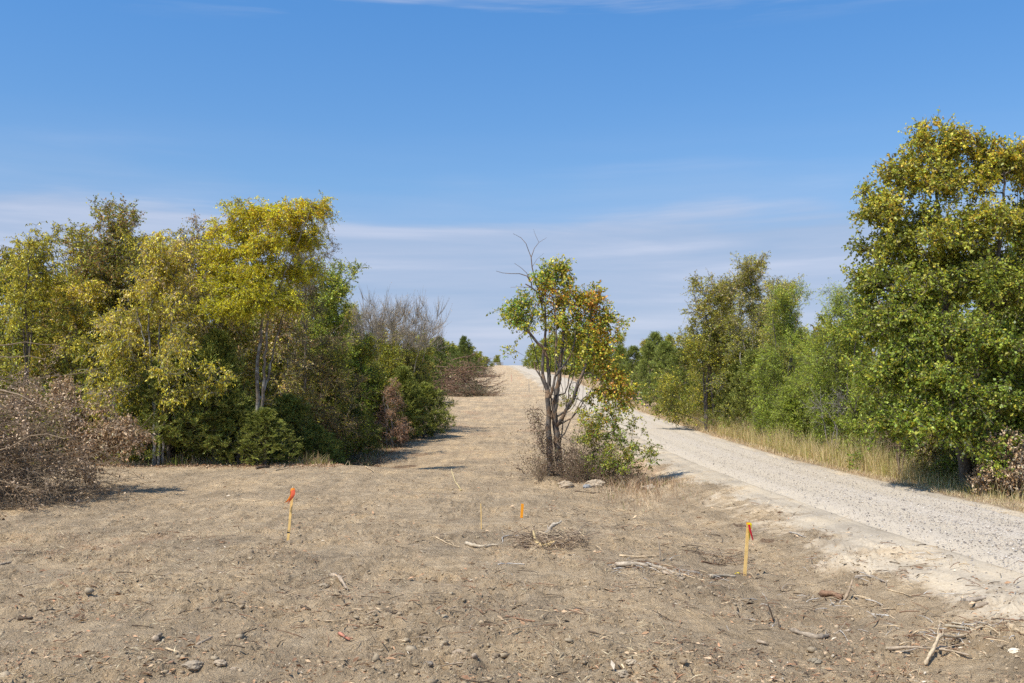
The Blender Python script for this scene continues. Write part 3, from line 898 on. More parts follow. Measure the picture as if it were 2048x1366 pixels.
def bare_vase():
    Ht = 8.6
    tr = []
    for k in range(9):
        a = k * 2.4; s = R.uniform(.5, 1.); e = R.uniform(.8, 2.3)
        tr.append(([(0 + .1 * math.cos(a), .1 * math.sin(a), 0), (.35 * e * math.cos(a), .35 * e * math.sin(a), 1.6), (.75 * e * math.cos(a), .75 * e * math.sin(a), 3.6), (e * 1.05 * math.cos(a), e * 1.05 * math.sin(a), 6.2)], .055, .014, None))
    L = []
    for k in range(46):
        a = k * 2.4 + .3; e = 3.2 * ((k + .5) / 46) ** .5
        L.append(((e * math.cos(a), e * math.sin(a), 6.7 - .14 * e * e + R.normal(0, .35)), (.6, .6, .9), 9))
    L += [((R.normal(0, 1.2), R.normal(0, 1.2), 4.6), (1., 1., .9), 26) for _ in range(5)]
    p = dict(twigs=5, leaves=1, tlen=.8, ll=.06, lw=.5, spread=.34, fwd=.7, up=.4, sag=.12, rt=.006, wander=.03)
    cf = colfun([(OLIVE, 2), (YGREEN, 1)], [(BROWN, 2), (TAN, 1)], 3, 6)
    t = make_tree('bare_tree', 'leafless vase-shaped tree with fine upright twigs against the sky', 'tree', tr, L, p, cf, M_GREYTWIG, rt=.0075, zpen=2.)
    put(t, 785, 60, (1., 1., 1.07)); return t


bare_vase()
# yellow-green scrub in front of and below the bare tree
cf = colfun([(GREEN, 2.5), (OLIVE, 2), (YGREEN, 1.5)], [(YGREEN, 3), (LIME, 1.5), (OLIVE, 1)], .5, 5)
t = broad('scrub_tree', 'rounded yellow-green scrub tree in front of the bare vase-shaped tree', 5.6, 2.3, .3, 18, 430, P_ELM, cf, stems=3, r0=.05)
put(t, 722, 52); T['scrub'] = t
cf = colfun([(GREEN, 2.5), (OLIVE, 2), (DKGREEN, 1)], [(YGREEN, 2), (GREEN, 2), (OLIVE, 2)], .5, 5)
t = broad('scrub_tree', 'bushy olive tree at the corner where the wood meets the clearing', 5.4, 2.5, .2, 18, 470, dict(P_ELM, ll=.06), cf, stems=3, r0=.05)
put(t, 826, 60); T['scrub2'] = t
putc(T['scrub'], 775, 58, 'bright yellow-green scrub tree directly below the bare tree', .95, 2.1)
putc(T['scrub2'], 742, 55.5, 'dark green scrub tree behind the brown dead shrub', .85, 1.3)

putc(T['hack2'], 175, 41.5, 'yellow-leaved drooping tree under the tallest round-topped tree', (1.05, 1.05, .9), 2.4)
putc(T['hack'], 455, 42, 'yellow-green tree crowded behind the left side of the locust', (.8, .8, .88), 1.2)
putc(T['hack2'], 250, 41, 'low drooping yellow tree between the big brush heap and the juniper', (1., 1., .72), 4.4)
putc(T['hack3'], 560, 41.5, 'thin brown-tinged tree filling the space under the locust crown', (1., 1., .75), 3.0)
putc(T['scrub2'], 655, 46, 'olive scrub tree under the ragged green tree beside the hollow', (.95, .95, 1.), 2.2)
putc(T['elm'], 178, 44, 'olive crown joining the left side of the tallest round-topped tree', (1.15, 1.15, .88), 2.2)
putc(T['elm'], 268, 45.5, 'olive-brown crown joining the right side of the tallest round-topped tree', (1.1, 1.1, .90), 4.1)
putc(T['hack'], 340, 41, 'tall yellow-green tree standing behind the slender drooping tree', (.95, .95, 1.0), 3.3)
# ---- junipers
c1 = cedar('juniper_tree', 'broad low juniper at the foot of the yellow-leaved hackberry', 4.2, 2.2, 430)
put(c1, 340, 37.3, (1.05, 1.05, .95))
c2 = cedar('juniper_tree', 'dark juniper between the broad low one and the locust trunk', 5.0, 1.8, 420)
put(c2, 432, 37.6)
c3 = cedar('juniper_tree', 'ragged conical cedar beside the far brush pile', 6.6, 2.1, 470, rag=.32, base=(.10, .14, .03), alt=(.18, .21, .05))
put(c3, 928, 128)
putc(c2, 532, 36.5, 'small yellowish juniper standing at the foot of the locust trunk', (.7, .7, .42), 1.)
putc(c1, 480, 37.2, 'low juniper touching the left of the locust trunk', (.8, .8, .62), 4.6)
putc(c1, 575, 39.5, 'juniper spreading low to the right of the locust trunk', (.85, .85, .7), 2.3)
putc(c1, 632, 40.0, 'small dark juniper at the lip of the dip', (.6, .6, .45), 3.9)
putc(c2, 292, 40, 'dark juniper half hidden behind the brown leafy brush', (.8, .8, .7), .7)
putc(c2, 738, 51.5, 'juniper at the woods edge right beside the brown dead shrub', (.75, .75, .66), 4.0)
putc(c1, 700, 47.5, 'low dark juniper behind the shaded hollow', (.8, .8, .62), 5.0)
putc(c1, 848, 56.5, 'low juniper whose branches reach out over the clearing', (.85, .85, .72), 1.9)
putc(c2, 806, 55, 'upright dark juniper at the corner of the woods', (.9, .9, .8), 5.5)
putc(c3, 877, 116, 'pointed cedar standing against the sky left of the far brush pile', .98, 2.2)
putc(c3, 905, 150, 'cedar behind the gap between the two pointed cedars', .8, 4.2)
putc(c3, 850, 92, 'cedar filling the edge of the wood before the far brush pile', (.9, .9, .72), 1.0)
putc(c3, 948, 175, 'short cedar beyond the far brush pile', .6, 3.0)


# ---- filler trees behind: shared prototypes, copies
cf = colfun([(GREEN, 3), (OLIVE, 3), (YGREEN, 1)], [(OLIVE, 2), (YGREEN, 2), (GREEN, 2)], 2, 9)
B1 = broad('woodland_tree', 'leafy green tree of the back row, mostly hidden by the trees before it', 9.2, 3.4, .5, 20, 480, P_BACK, cf, stems=2, group='back row trees of the left wood')
put(B1, 20, 46)
cf = colfun([(OLIVE, 3), (DKGREEN, 2), (BROWN, 1)], [(OLIVE, 3), (YGREEN, 1.5), (BROWN, 1)], 2, 8)
B2 = broad('woodland_tree', 'leafy green tree of the back row, mostly hidden by the trees before it', 8.4, 3.2, .4, 18, 460, P_BACK, cf, stems=3, group='back row trees of the left wood')
put(B2, 140, 47)
BL = 'leafy green tree of the back row, mostly hidden by the trees before it'
GL = 'back row trees of the left wood'
for k, (px, Y, s) in enumerate([(300, 47, .98), (460, 49, .98), (540, 48, .95), (-60, 42, 1.05), (90, 54, 1.0), (380, 56, 1.02), (640, 56, .95), (210, 60, 1.05),
                                (500, 62, 1.05), (700, 66, .9), (600, 70, 1.0), (760, 78, .85), (700, 84, .95), (820, 88, .78), (-130, 50, 1.1), (300, 72, 1.1), (120, 76, 1.1),
                                (790, 104, .8), (845, 112, .75), (640, 100, .95), (870, 140, .7), (820, 150, .8), (500, 95, 1.05)]):
    putc((B1, B2)[k % 2], px, Y, BL, s, k * 1.7, GL)
# distant hedge up to the crest
cf = colfun([(GREEN, 3), (OLIVE, 3)], [(OLIVE, 2), (YGREEN, 1), (GREEN, 2)], 0, 4)
B3 = broad('distant_tree', 'small round tree on the skyline at the top of the clearing', 5.2, 3.4, .0, 14, 300, dict(P_BACK, ll=.2, leaves=7), cf, stems=2)
put(B3, 994, 372, (.78, .78, .78))
putc(B3, 972, 300, 'low olive bush on the skyline left of the clearing top', (.75, .75, .6), 1.1)
putc(B3, 958, 240, 'dull green bush behind the second brush heap up the hill', (.85, .85, .78), 2.4)
putc(B3, 940, 210, 'taller green bush left of the skyline bushes', (1., 1., 1.), 3.4)
for k, (px, Y, s) in enumerate([(915, 190, 1.05), (930, 260, 1.1), (900, 230, 1.3), (870, 200, 1.3), (955, 330, .9), (935, 350, 1.1)]):
    putc(B3, px, Y, 'distant round bush in the far part of the left treeline', s, k * 1.3, 'far bushes of the left treeline')
# woods mass behind
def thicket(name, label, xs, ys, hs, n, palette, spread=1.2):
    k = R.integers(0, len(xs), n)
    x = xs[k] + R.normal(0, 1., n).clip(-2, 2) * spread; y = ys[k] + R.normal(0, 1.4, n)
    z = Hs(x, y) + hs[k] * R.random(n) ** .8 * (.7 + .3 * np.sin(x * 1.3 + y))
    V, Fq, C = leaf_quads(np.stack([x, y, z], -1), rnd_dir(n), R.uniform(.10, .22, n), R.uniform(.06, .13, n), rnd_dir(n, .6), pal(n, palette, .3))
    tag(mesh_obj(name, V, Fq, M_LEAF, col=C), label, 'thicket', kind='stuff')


yy = np.linspace(0, 1, 60)
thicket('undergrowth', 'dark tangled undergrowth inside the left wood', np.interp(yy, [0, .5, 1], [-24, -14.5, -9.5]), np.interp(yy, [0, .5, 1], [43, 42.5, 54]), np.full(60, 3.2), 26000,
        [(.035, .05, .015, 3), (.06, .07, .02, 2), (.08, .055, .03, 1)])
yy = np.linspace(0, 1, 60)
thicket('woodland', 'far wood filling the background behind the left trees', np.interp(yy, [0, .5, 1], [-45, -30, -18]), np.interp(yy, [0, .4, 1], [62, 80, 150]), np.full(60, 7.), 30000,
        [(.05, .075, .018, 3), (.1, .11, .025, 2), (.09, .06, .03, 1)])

# ------------------------------------------------------------------ right side
cf = colfun([(GREEN, 3.4), (OLIVE, 1.6), (DKGREEN, .8), (LIME, 2.6), (YGREEN, .6)], [(YGREEN, 3.4), (LIME, 1.2), (OLIVE, 1.6), ((.55, .36, .05), 1.6), (YELLOW, .5)], 4.5, 10.5)


def big_tree():
    Y = 28.; b = at(1935, 1000, Y); o = np.array([b[0], Y, float(Hs(b[0], Y)) - .05])
    q = lambda px, py, dy=0.: tuple(at(px, py, Y + dy) - o)
    tr = [([(0, 0, 0), q(1925, 900), q(1905, 800), q(1900, 700, .3), q(1890, 600, .5), q(1880, 480, .6), q(1872, 360, .6)], .2, .03, None),
          ([q(1915, 850), q(1960, 740, -.3), q(1985, 620, -.4), q(2000, 480, -.4), q(2010, 350, -.2)], .12, .03, 0),
          ([q(1905, 800), q(1850, 700, -.5), q(1800, 610, -.8), q(1760, 560, -.9)], .09, .02, 0),
          ([q(1900, 700, .3), q(1840, 620, .8), q(1790, 500, 1.), q(1760, 420, 1.)], .07, .02, 0),
          ([q(1985, 620, -.4), q(2040, 540, .2), q(2080, 400, .4)], .07, .02, 1),
          ([q(1915, 850), q(1990, 800, .6), q(2080, 740, 1.), q(2150, 640, 1.2)], .08, .02, 0)]
    L = []
    for px, py, dy, r, n in [(1850, 275, 0, .75, 40), (1915, 262, .4, .6, 28), (1800, 320, .3, .8, 44), (1870, 345, -.4, 1., 52), (1760, 390, .3, .75, 36), (1740, 405, -.2, .55, 20),
                             (1940, 330, 0, .9, 44), (1995, 300, .3, .8, 40), (2040, 290, -.2, .7, 40), (2080, 330, .6, .9, 40), (1830, 430, .8, .9, 40), (1900, 440, -.9, 1., 50), (1770, 470, 0, .8, 38),
                             (1745, 545, -.3, .8, 40), (1720, 540, .3, .5, 16), (1975, 430, -.6, 1., 46), (2040, 420, .3, 1., 46), (2100, 470, 0, 1., 40), (1820, 560, -.9, 1., 52), (1780, 620, -1.2, .9, 44),
                             (1740, 640, -.2, .8, 34), (1900, 560, 1., 1., 36), (1960, 540, -1.3, 1., 50), (2040, 560, -1., 1.1, 52), (1860, 650, -1.4, 1., 52), (1930, 660, -1.8, 1., 48), (2010, 690, -1.5, 1.1, 54),
                             (1800, 710, -1.6, .9, 48), (1750, 740, -1., .8, 38), (1870, 760, -2., .9, 46), (1950, 790, -2., .8, 40), (2040, 800, -1.6, 1., 46), (1815, 830, -1.9, .7, 30), (1905, 850, -2.2, .6, 26),
                             (1985, 880, -1.9, .6, 26), (1830, 505, .2, .7, 34), (1900, 500, .2, .7, 34), (1975, 500, .2, .8, 34), (2050, 500, .4, .8, 30), (1708, 470, .1, .35, 9), (1725, 372, .1, .28, 7), (1712, 600, -.2, .3, 8), (1835, 240, 0, .25, 6), (1890, 235, 0, .3, 8), (1965, 262, .2, .3, 8), (2060, 880, -1.5, .8, 34), (1770, 840, -.6, .8, 30), (2130, 600, 0, 1.2, 46), (2120, 760, 0, 1.2, 40), (1980, 905, -2.4, .35, 10)]:
        px = 1935 + (px - 1935) * .97 + 6; py = 1000 - (1000 - py) * .965
        L.append((q(px, py, dy), (r * .80, r * .80, r * .50), n))
    return make_tree('elm_tree', 'tallest leafy green tree with a yellowing top at the right edge', 'tree', tr, L, dict(P_OAK, mult=1.05, scatter=.13, spread=.85, tlen=.42), cf, M_BARKD, loc=o)


big_tree()
cf2 = colfun([(GREEN, 3), (DKGREEN, 2), (OLIVE, 1)], [(GREEN, 3), (OLIVE, 2), (LIME, 2), (YGREEN, .6)], 1, 6)
r2 = broad('understory_tree', 'dense green small tree tucked under the left side of the tallest tree', 6.0, 2.3, .2, 20, 520, dict(P_OAK, mult=1.2), cf2, stems=3, r0=.06)
put(r2, 1850, 33)
putc(r2, 1835, 29.5, 'dark understory tree before the trunk of the tallest tree', (.85, .85, .75), 2.2)
putc(r2, 1930, 28.8, 'shaded leafy understory tree below the tallest tree near the verge', (.8, .8, .62), 4.0)
putc(r2, 2040, 27.5, 'understory tree at the right frame edge below the tallest tree', (.9, .9, .85), 5.2)
putc(r2, 2010, 34, 'taller dark tree behind the tallest tree at the right edge', (1.3, 1.3, 1.25), .8)
putc(r2, 1850, 36, 'dark tree behind the left of the tallest tree', (1.3, 1.3, 1.1), 3.1)
putc(r2, 2130, 31, 'green tree beyond the right frame edge beside the tallest tree', (1.4, 1.4, 1.4), 1.9)
cf3 = colfun([(LIME, 2.5), (GREEN, 3)], [(LIME, 3), (YGREEN, 1), (GREEN, 2)], 1, 7)
r3 = broad('willow_tree', 'soft fresh-green feathery tree left of the tallest tree', 7.4, 2.3, .5, 20, 480, P_FINE, cf3, stems=4, r0=.06)
put(r3, 1690, 41)
r3b = putc(r3, 1612, 46, 'smaller feathery green tree in the gap before the tallest tree', (.75, .75, .70), 2.0)
cf4 = colfun([(GREEN, 2), (YGREEN, 2.5), (OLIVE, 2)], [(OLIVE, 2.5), (YGREEN, 2.5), (TAN, .8), (BROWN, .6)], 3, 10)
r4 = broad('elm_tree', 'yellow-olive round tree at the left of the mid-distance group on the right', 8.8, 3.2, .6, 22, 560, P_ELM, cf4, stems=3, r0=.1)
put(r4, 1418, 59, (1.12, 1.12, 1.05))
putc(r4, 1530, 60, 'broad yellow-olive tree behind the middle of the mid-distance group', (1.05, 1.05, 1.0), 3.9)
cf5 = colfun([(GREEN, 2), (OLIVE, 3), (YGREEN, 1)], [(OLIVE, 3), (TAN, 1.2), (YGREEN, 2)], 3, 11)
r5 = broad('elm_tree', 'tall thin-topped olive tree rising highest in the mid-distance group', 10.4, 2.6, 1., 22, 500, dict(P_ELM, leaves=10), cf5, stems=3, r0=.1, spire=5, lr=(.2, .36), bark=M_BARK)
put(r5, 1497, 57)
putc(r5, 1455, 62, 'olive tree rising behind the yellow-olive round tree', .93, 1.1)
putc(r5, 1572, 54, 'olive tree with sparse twiggy top on the right of the mid-distance group', (.9, .9, .88), 2.6)
putc(r3, 1560, 48.5, 'tall feathery green tree before the mid-distance group', (1.05, 1.05, 1.08), 4.4)
putc(r4, 1372, 64, 'lower yellow-green tree at the left foot of the mid-distance group', (.75, .75, .68), 1.4)
putc(c2, 1470, 53, 'black-green juniper standing in front of the mid-distance group', (.95, .95, .95), 1.2)
putc(c2, 1398, 57, 'narrow juniper below the yellow-olive tree', (.8, .8, .82), 3.2)
c4 = cedar('juniper_tree', 'first cedar right of the lone tree beside the gravel road', 5.8, 2.0, 420, base=(.13, .165, .035), alt=(.24, .26, .055))
put(c4, 1330, 80)
for px, Y, s, rz, lab in [(1292, 88, .98, 1., 'second cedar of the roadside row right of the lone tree'), (1262, 98, .92, 2.5, 'cedar third along the roadside row right of the lone tree'),
                          (1345, 74, .9, 3.3, 'bushy cedar at the near end of the roadside cedar row'), (1236, 108, .92, 4.1, 'cedar seen just beside the orange leaves of the lone tree'),
                          (1208, 124, .95, 5., 'cedar seen through the branches of the lone tree'), (1310, 95, 1.15, .4, 'tall cedar standing behind the roadside cedar row')]:
    putc(c4, px, Y, lab, (s, s, s), rz)
cf6 = colfun([(GREEN, 3), (OLIVE, 2)], [(GREEN, 3), (OLIVE, 2)], 1, 6)
for px, Y, s, rz, lab in [(1186, 150, 1.5, 1., 'rounded tree behind the middle of the lone tree'), (1150, 180, 1.5, 2., 'rounded tree left of centre behind the lone tree'),
                          (1120, 215, 1.55, 3., 'rounded tree beside the road below the crest'), (1092, 262, 1.55, 4., 'rounded tree near the crest right of the road'),
                          (1068, 300, 1.35, 5., 'last large bush right of the road at the crest')]:
    putc(B3, px, Y, lab, s, rz)
cfr = colfun([(GREEN, 3), (OLIVE, 3), (YGREEN, 1)], [(OLIVE, 2), (YGREEN, 1.4), (GREEN, 2)], 2, 9)
GRR = 'back row trees of the right wood'
BRL = 'green tree of the back row on the right, seen between the front trees'
for k, (px, Y, s) in enumerate([(1540, 64, .92), (1440, 72, .9), (1640, 56, .8), (1700, 48, .75), (1790, 42, .85), (1900, 40, .9), (2050, 42, .95), (1600, 68, .75), (1380, 84, .75), (1340, 104, .7), (1290, 124, .7), (1240, 150, .75),
                                (1700, 62, .85), (2150, 38, 1.)]):
    putc((B2, B1)[k % 2], px, Y, BRL, s, k * 1.9, GRR)
yy = np.linspace(0, 1, 60)
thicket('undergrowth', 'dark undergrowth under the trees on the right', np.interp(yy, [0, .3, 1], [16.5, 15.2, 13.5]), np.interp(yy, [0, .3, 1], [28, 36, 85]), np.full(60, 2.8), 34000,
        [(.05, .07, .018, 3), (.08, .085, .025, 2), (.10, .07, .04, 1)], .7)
# front weeds and bushes of right hedge
cfb = colfun([(OLIVE, 2.5), (GREEN, 1.5), (TAN, 1.2)], [(OLIVE, 3), (YGREEN, 1), (TAN, 1.5), (GREEN, 1)], .2, 1.8)
w1 = broad('weedy_bush', 'olive weedy bush behind the tall dry grass', 1.9, 1.25, .05, 14, 260, dict(P_ELM, ll=.05, tlen=.3, leaves=11), cfb, stems=4, r0=.02, cat='bush')
put(w1, 1785, 34)
for px, Y, s, rz, lab in [(1745, 31.5, 1.05, 1., 'olive weedy bush nearest the sunlit edge of the tall tree shade'), (1640, 37, .95, 2., 'olive weedy bush left of the dead sapling'),
                          (1590, 42, 1., 3., 'low weedy bush in the middle of the grassy hedge foot'), (1795, 29.8, .9, 4., 'half shaded weedy bush at the start of the tree shade'),
                          (1500, 50, 1.1, 5.2, 'greyish weedy bush before the black-green juniper'), (1440, 56, 1.05, .5, 'weedy bush by the bend of the road verge'),
                          (1860, 28.6, .8, 2.6, 'dark weedy bush in the shade before the tallest tree'), (1940, 27., .7, 3.9, 'small shaded bush beside the verge near the right edge'),
                          (1350, 70, 1.1, 1.7, 'grey-green bush at the foot of the roadside cedars'), (1310, 80, 1.1, 2.9, 'low bush beside the verge before the second cedar')]:
    putc(w1, px, Y, lab, (s, s, s * .9), rz)
cfw = colfun([(LIME, 2), (GREEN, 2), (OLIVE, 1)], None, 0, 2)
w2 = broad('feathery_bush', 'bright feathery green bush among the tall dry grass', 2.8, 1.2, .1, 14, 240, dict(P_FINE, tlen=.4), cfw, stems=4, r0=.02, cat='bush')
put(w2, 1582, 46)
putc(w2, 1712, 36, 'feathery light green bush behind the weedy bushes', (1.2, 1.2, 1.25), 2.)
cfd = colfun([(TAN, 2), (BROWN, 2), ((.22, .17, .12), 2)], None, 0, 2)
w3 = broad('dying_shrub', 'pale brown-leaved shrub at the right edge beside the road', 1.7, 1.0, .1, 12, 190, dict(P_ELM, ll=.075, tlen=.3, leaves=9), cfd, stems=5, r0=.02, cat='bush', leafmat=M_DRY)
put(w3, 2018, 25.8)
putc(w3, 1970, 27.4, 'dull brown shrub in shade left of the pale brown-leaved one', (.8, .8, .8), 2.)


def dead_sapling(name, label, px, Y, h, spread, n, mat):
    x = (px - 1024) / F * Y
    tr = [([(0, 0, 0), (R.normal(0, spread * .3), R.normal(0, spread * .2), h * .4), (R.normal(0, spread * .7), R.normal(0, spread * .5), h)], .025, .006, None) for _ in range(4)]
    L = [((R.normal(0, spread * .6), R.normal(0, spread * .5), h * R.uniform(.5, .95)), (spread * .5,) * 3, n) for _ in range(4)]
    t = make_tree(name, label, 'shrub', tr, L, dict(twigs=4, leaves=0, tlen=.35, rt=.004, up=.3), cfd, mat, rt=.005)
    put(t, px, Y); return t


dead_sapling('dead_sapling', 'bare pale twiggy sapling in front of the feathery green tree', 1668, 38., 3., .9, 14, M_DEADW)
dead_sapling('dead_sapling', 'bare grey sapling at the shaded edge under the tallest tree', 1800, 30.6, 2.2, .7, 12, M_TWIG)

# brown dead cedar-like shrub at left woods edge
cfd2 = colfun([((.24, .12, .065), 3), ((.30, .17, .10), 2), (BROWN, 2)], None, 0, 3)
w4 = broad('dead_shrub', 'rusty brown dead shrub among the green trees by the clearing', 3.3, .95, .2, 14, 190, dict(twigs=6, leaves=10, tlen=.3, ll=.07, lw=.3, droop=.8), cfd2, stems=5, r0=.03, cat='bush', leafmat=M_DRY, bark=M_DEADW)
put(w4, 783, 50.5)

# ------------------------------------------------------------------ lone tree in the middle


def lone_tree():
    Y = 32.5
    b = at(1112, 970, Y); o = np.array([b[0], Y, float(Hs(b[0], Y)) - .08])
    q = lambda px, py, dy=0.: tuple(at(px, py, Y + dy) - o)
    tr = [
        ([q(1104, 978), q(1100, 940), q(1098, 868), q(1096, 805), q(1094, 780)], .115, .075, None),                # 0 left trunk
        ([q(1122, 978, .1), q(1120, 930, .1), q(1114, 880, .1), q(1111, 845, .1), q(1112, 800, .1), q(1118, 752, .1), q(1124, 690, .1), q(1130, 620, 0), q(1126, 545, 0)], .125, .02, None),  # 1 right trunk
        ([q(1094, 780), q(1085, 745), q(1088, 694, -.1), q(1076, 690, -.1), q(1063, 670, -.15), q(1044, 648, -.2)], .055, .04, 0),   # 2 stem with broken end
        ([q(1096, 795), q(1098, 750, .1), q(1090, 700, .1), q(1091, 640, .1), q(1088, 605), q(1070, 578), q(1050, 568)], .06, .022, 0),  # 3
        ([q(1070, 578), q(1058, 556), q(1045, 546), q(1022, 547), q(1008, 544), q(992, 541)], .022, .007, 3),        # 4 dead arm left
        ([q(1060, 560), q(1048, 540), q(1030, 526)], .014, .006, 4),
        ([q(1060, 580), q(1040, 573), q(1018, 573)], .012, .005, 3),
        ([q(1088, 640, .1), q(1082, 600, .2), q(1072, 570, .2), q(1065, 542, .2), q(1062, 514, .2), q(1055, 492, .2), q(1043, 475, .2), q(1027, 469, .2)], .035, .006, 3),   # 7 top dead spire
        ([q(1062, 514, .2), q(1073, 485, .2), q(1084, 480, .2), q(1093, 476, .2)], .013, .004, 7),
        ([q(1073, 485, .2), q(1068, 465, .2), q(1066, 458, .2)], .008, .003, 8),
        ([q(1064, 530, .2), q(1078, 510, .2), q(1088, 506, .2)], .008, .003, 7),
        ([q(1111, 860, .1), q(1128, 830, -.2), q(1147, 794, -.3), q(1163, 752, -.3), q(1173, 720, -.3), q(1180, 670, -.2), q(1184, 610, -.1)], .065, .018, 1),   # 11 right limb
        ([q(1100, 800), q(1108, 762, -.2), q(1119, 742, -.2), q(1136, 720, -.2), q(1150, 690, -.2), q(1152, 650, -.1)], .05, .018, 0),  # 12
        ([q(1119, 742, -.2), q(1110, 700, -.2), q(1112, 640, -.1), q(1104, 580, 0)], .035, .014, 12),
        ([q(1096, 780), q(1078, 752, .1), q(1068, 725, .1)], .035, .02, 0),                                            # broken stub
        ([q(1163, 752, -.3), q(1180, 742, -.3), q(1196, 752, -.3), q(1205, 775, -.3)], .02, .008, 11),
        ([q(1147, 794, -.3), q(1160, 800, -.5), q(1175, 815, -.5), q(1178, 850, -.5)], .018, .006, 11),
    ]
    for x0, y0, x1, y1, x2, y2, dy in [(1108, 880, 1102, 760, 1092, 600, .3), (1112, 860, 1122, 740, 1140, 560, -.2), (1118, 900, 1140, 780, 1162, 600, .4), (1130, 830, 1160, 760, 1205, 640, .3),
                                       (1104, 850, 1112, 700, 1108, 540, -.4), (1124, 880, 1150, 820, 1215, 740, -.5), (1135, 850, 1175, 790, 1240, 770, .2), (1100, 800, 1070, 700, 1040, 620, .3), (1126, 800, 1150, 700, 1178, 590, .5)]:
        tr.append(([q(x0, y0, dy * .3), q((x0 + x1) / 2 + R.normal(0, 4), (y0 + y1) / 2, dy * .6), q(x1, y1, dy), q((x1 + x2) / 2 + R.normal(0, 5), (y1 + y2) / 2, dy), q(x2, y2, dy)], .024, .008, 1))
    # hanging and looping vines
    for pts, r in [([q(1128, 832, -.3), q(1150, 812, -.5), q(1162, 780, -.5), q(1148, 757, -.5), q(1136, 770, -.5), q(1140, 800, -.5)], .012),
                   ([q(1118, 760, -.3), q(1128, 790, -.4), q(1136, 830, -.4), q(1120, 835, -.4)], .012),
                   ([q(1090, 800, -.2), q(1086, 780, -.3), q(1090, 760, -.3), q(1088, 730, -.2)], .010),
                   ([q(1098, 915, -.3), q(1082, 905, -.4), q(1076, 895, -.4), q(1088, 870, -.3), q(1092, 850, -.2)], .014),
                   ([q(1095, 845, -.2), q(1088, 822, -.3), q(1072, 815, -.3), q(1056, 822, -.3), q(1048, 826, -.3)], .014),
                   ([q(1101, 882, -.3), q(1118, 890, -.4), q(1132, 905, -.4), q(1128, 935, -.4), q(1120, 965, -.3)], .016),
                   ([q(1130, 700, -.4), q(1128, 750, -.4), q(1134, 800, -.4), q(1130, 840, -.4)], .009),
                   ([q(1145, 690, -.4), q(1150, 740, -.4), q(1141, 790, -.4)], .008), ([q(1165, 700, -.4), q(1168, 760, -.4), q(1160, 830, -.4), q(1166, 880, -.4)], .008),
                   ([q(1190, 690, -.4), q(1186, 760, -.4), q(1178, 830, -.4)], .007), ([q(1200, 700, -.2), q(1204, 790, -.2), q(1196, 860, -.2)], .006),
                   ([q(1160, 880, -.4), q(1170, 920, -.6), q(1150, 960, -.6)], .010)]:
        tr.append((pts, r, r * .7, 1))
    L = []
    def lob(px, py, r, n, rz=None, dy=0.): L.append((q(px, py, dy), (r, r * .9, rz or r), n))
    GRN = []
    lob(1100, 545, .36, 15); lob(1122, 548, .35, 13); lob(1095, 585, .38, 14); lob(1128, 590, .42, 16); lob(1085, 560, .25, 7)
    lob(1160, 590, .34, 13); lob(1182, 595, .38, 16); lob(1200, 610, .22, 6)
    lob(1040, 605, .38, 14); lob(1022, 622, .32, 9); lob(1055, 632, .36, 13); lob(1040, 645, .25, 6)
    lob(1120, 640, .45, 18); lob(1160, 640, .45, 18); lob(1195, 650, .40, 15); lob(1215, 640, .25, 7); lob(1232, 650, .22, 4)
    lob(1140, 685, .45, 12); lob(1185, 690, .45, 17); lob(1215, 690, .35, 11); lob(1205, 720, .38, 13); lob(1170, 730, .3, 6)
    lob(1225, 745, .35, 12); lob(1240, 775, .36, 14); lob(1215, 785, .35, 11); lob(1250, 805, .28, 8); lob(1190, 790, .4, 6)
    lob(1090, 660, .25, 3); lob(1030, 690, .18, 2)
    p = dict(twigs=5, leaves=11, tlen=.36, ll=.088, lw=.62, droop=.5, sag=-.15, wander=.04, step=.3, mult=1.3, scatter=.12)

    def cf(P, tip, n):
        ct = R.normal(0, .18, tip.max() + 1)[tip]
        cx = P[:, 0] + R.normal(0, .12, n); cz = P[:, 2] + R.normal(0, .12, n)
        def near(px, py, r):
            c = q(px, py); return np.exp(-((cx - c[0]) ** 2 + (cz - c[2]) ** 2) / (r * r))
        tn = R.random(tip.max() + 1)[tip]
        wo = (near(1098, 592, .40) + .9 * near(1182, 605, .5) + .5 * near(1225, 760, .6) + .35 * near(1205, 680, .6) + .25 * near(1150, 620, .8) + .5 * near(1255, 790, .4)) * (.25 + 1.15 * tn)
        wg = near(1035, 625, .6) + .8 * near(1085, 550, .35) + .6 * near(1140, 660, .8) * (1 - tn) + .3
        u = R.random(n) * (wo + wg + .8)
        c = np.where((u < wo)[:, None], np.array(ORANGE) * R.uniform(.7, 1.2, (n, 1)), np.where((u < wo + wg)[:, None], np.array((.16, .25, .04)), np.array(YGREEN)))
        return (c * (1 + ct + R.normal(0, .2, n)).clip(.4, 2)[:, None]).clip(.01, .8)
    root = make_tree('lone_tree', 'lone half-dead tree with green and orange leaves at the centre of the clearing', 'tree', tr, L, p, cf, M_BARKL, loc=o, rt=.005, zpen=.5)
    return root


lone_tree()


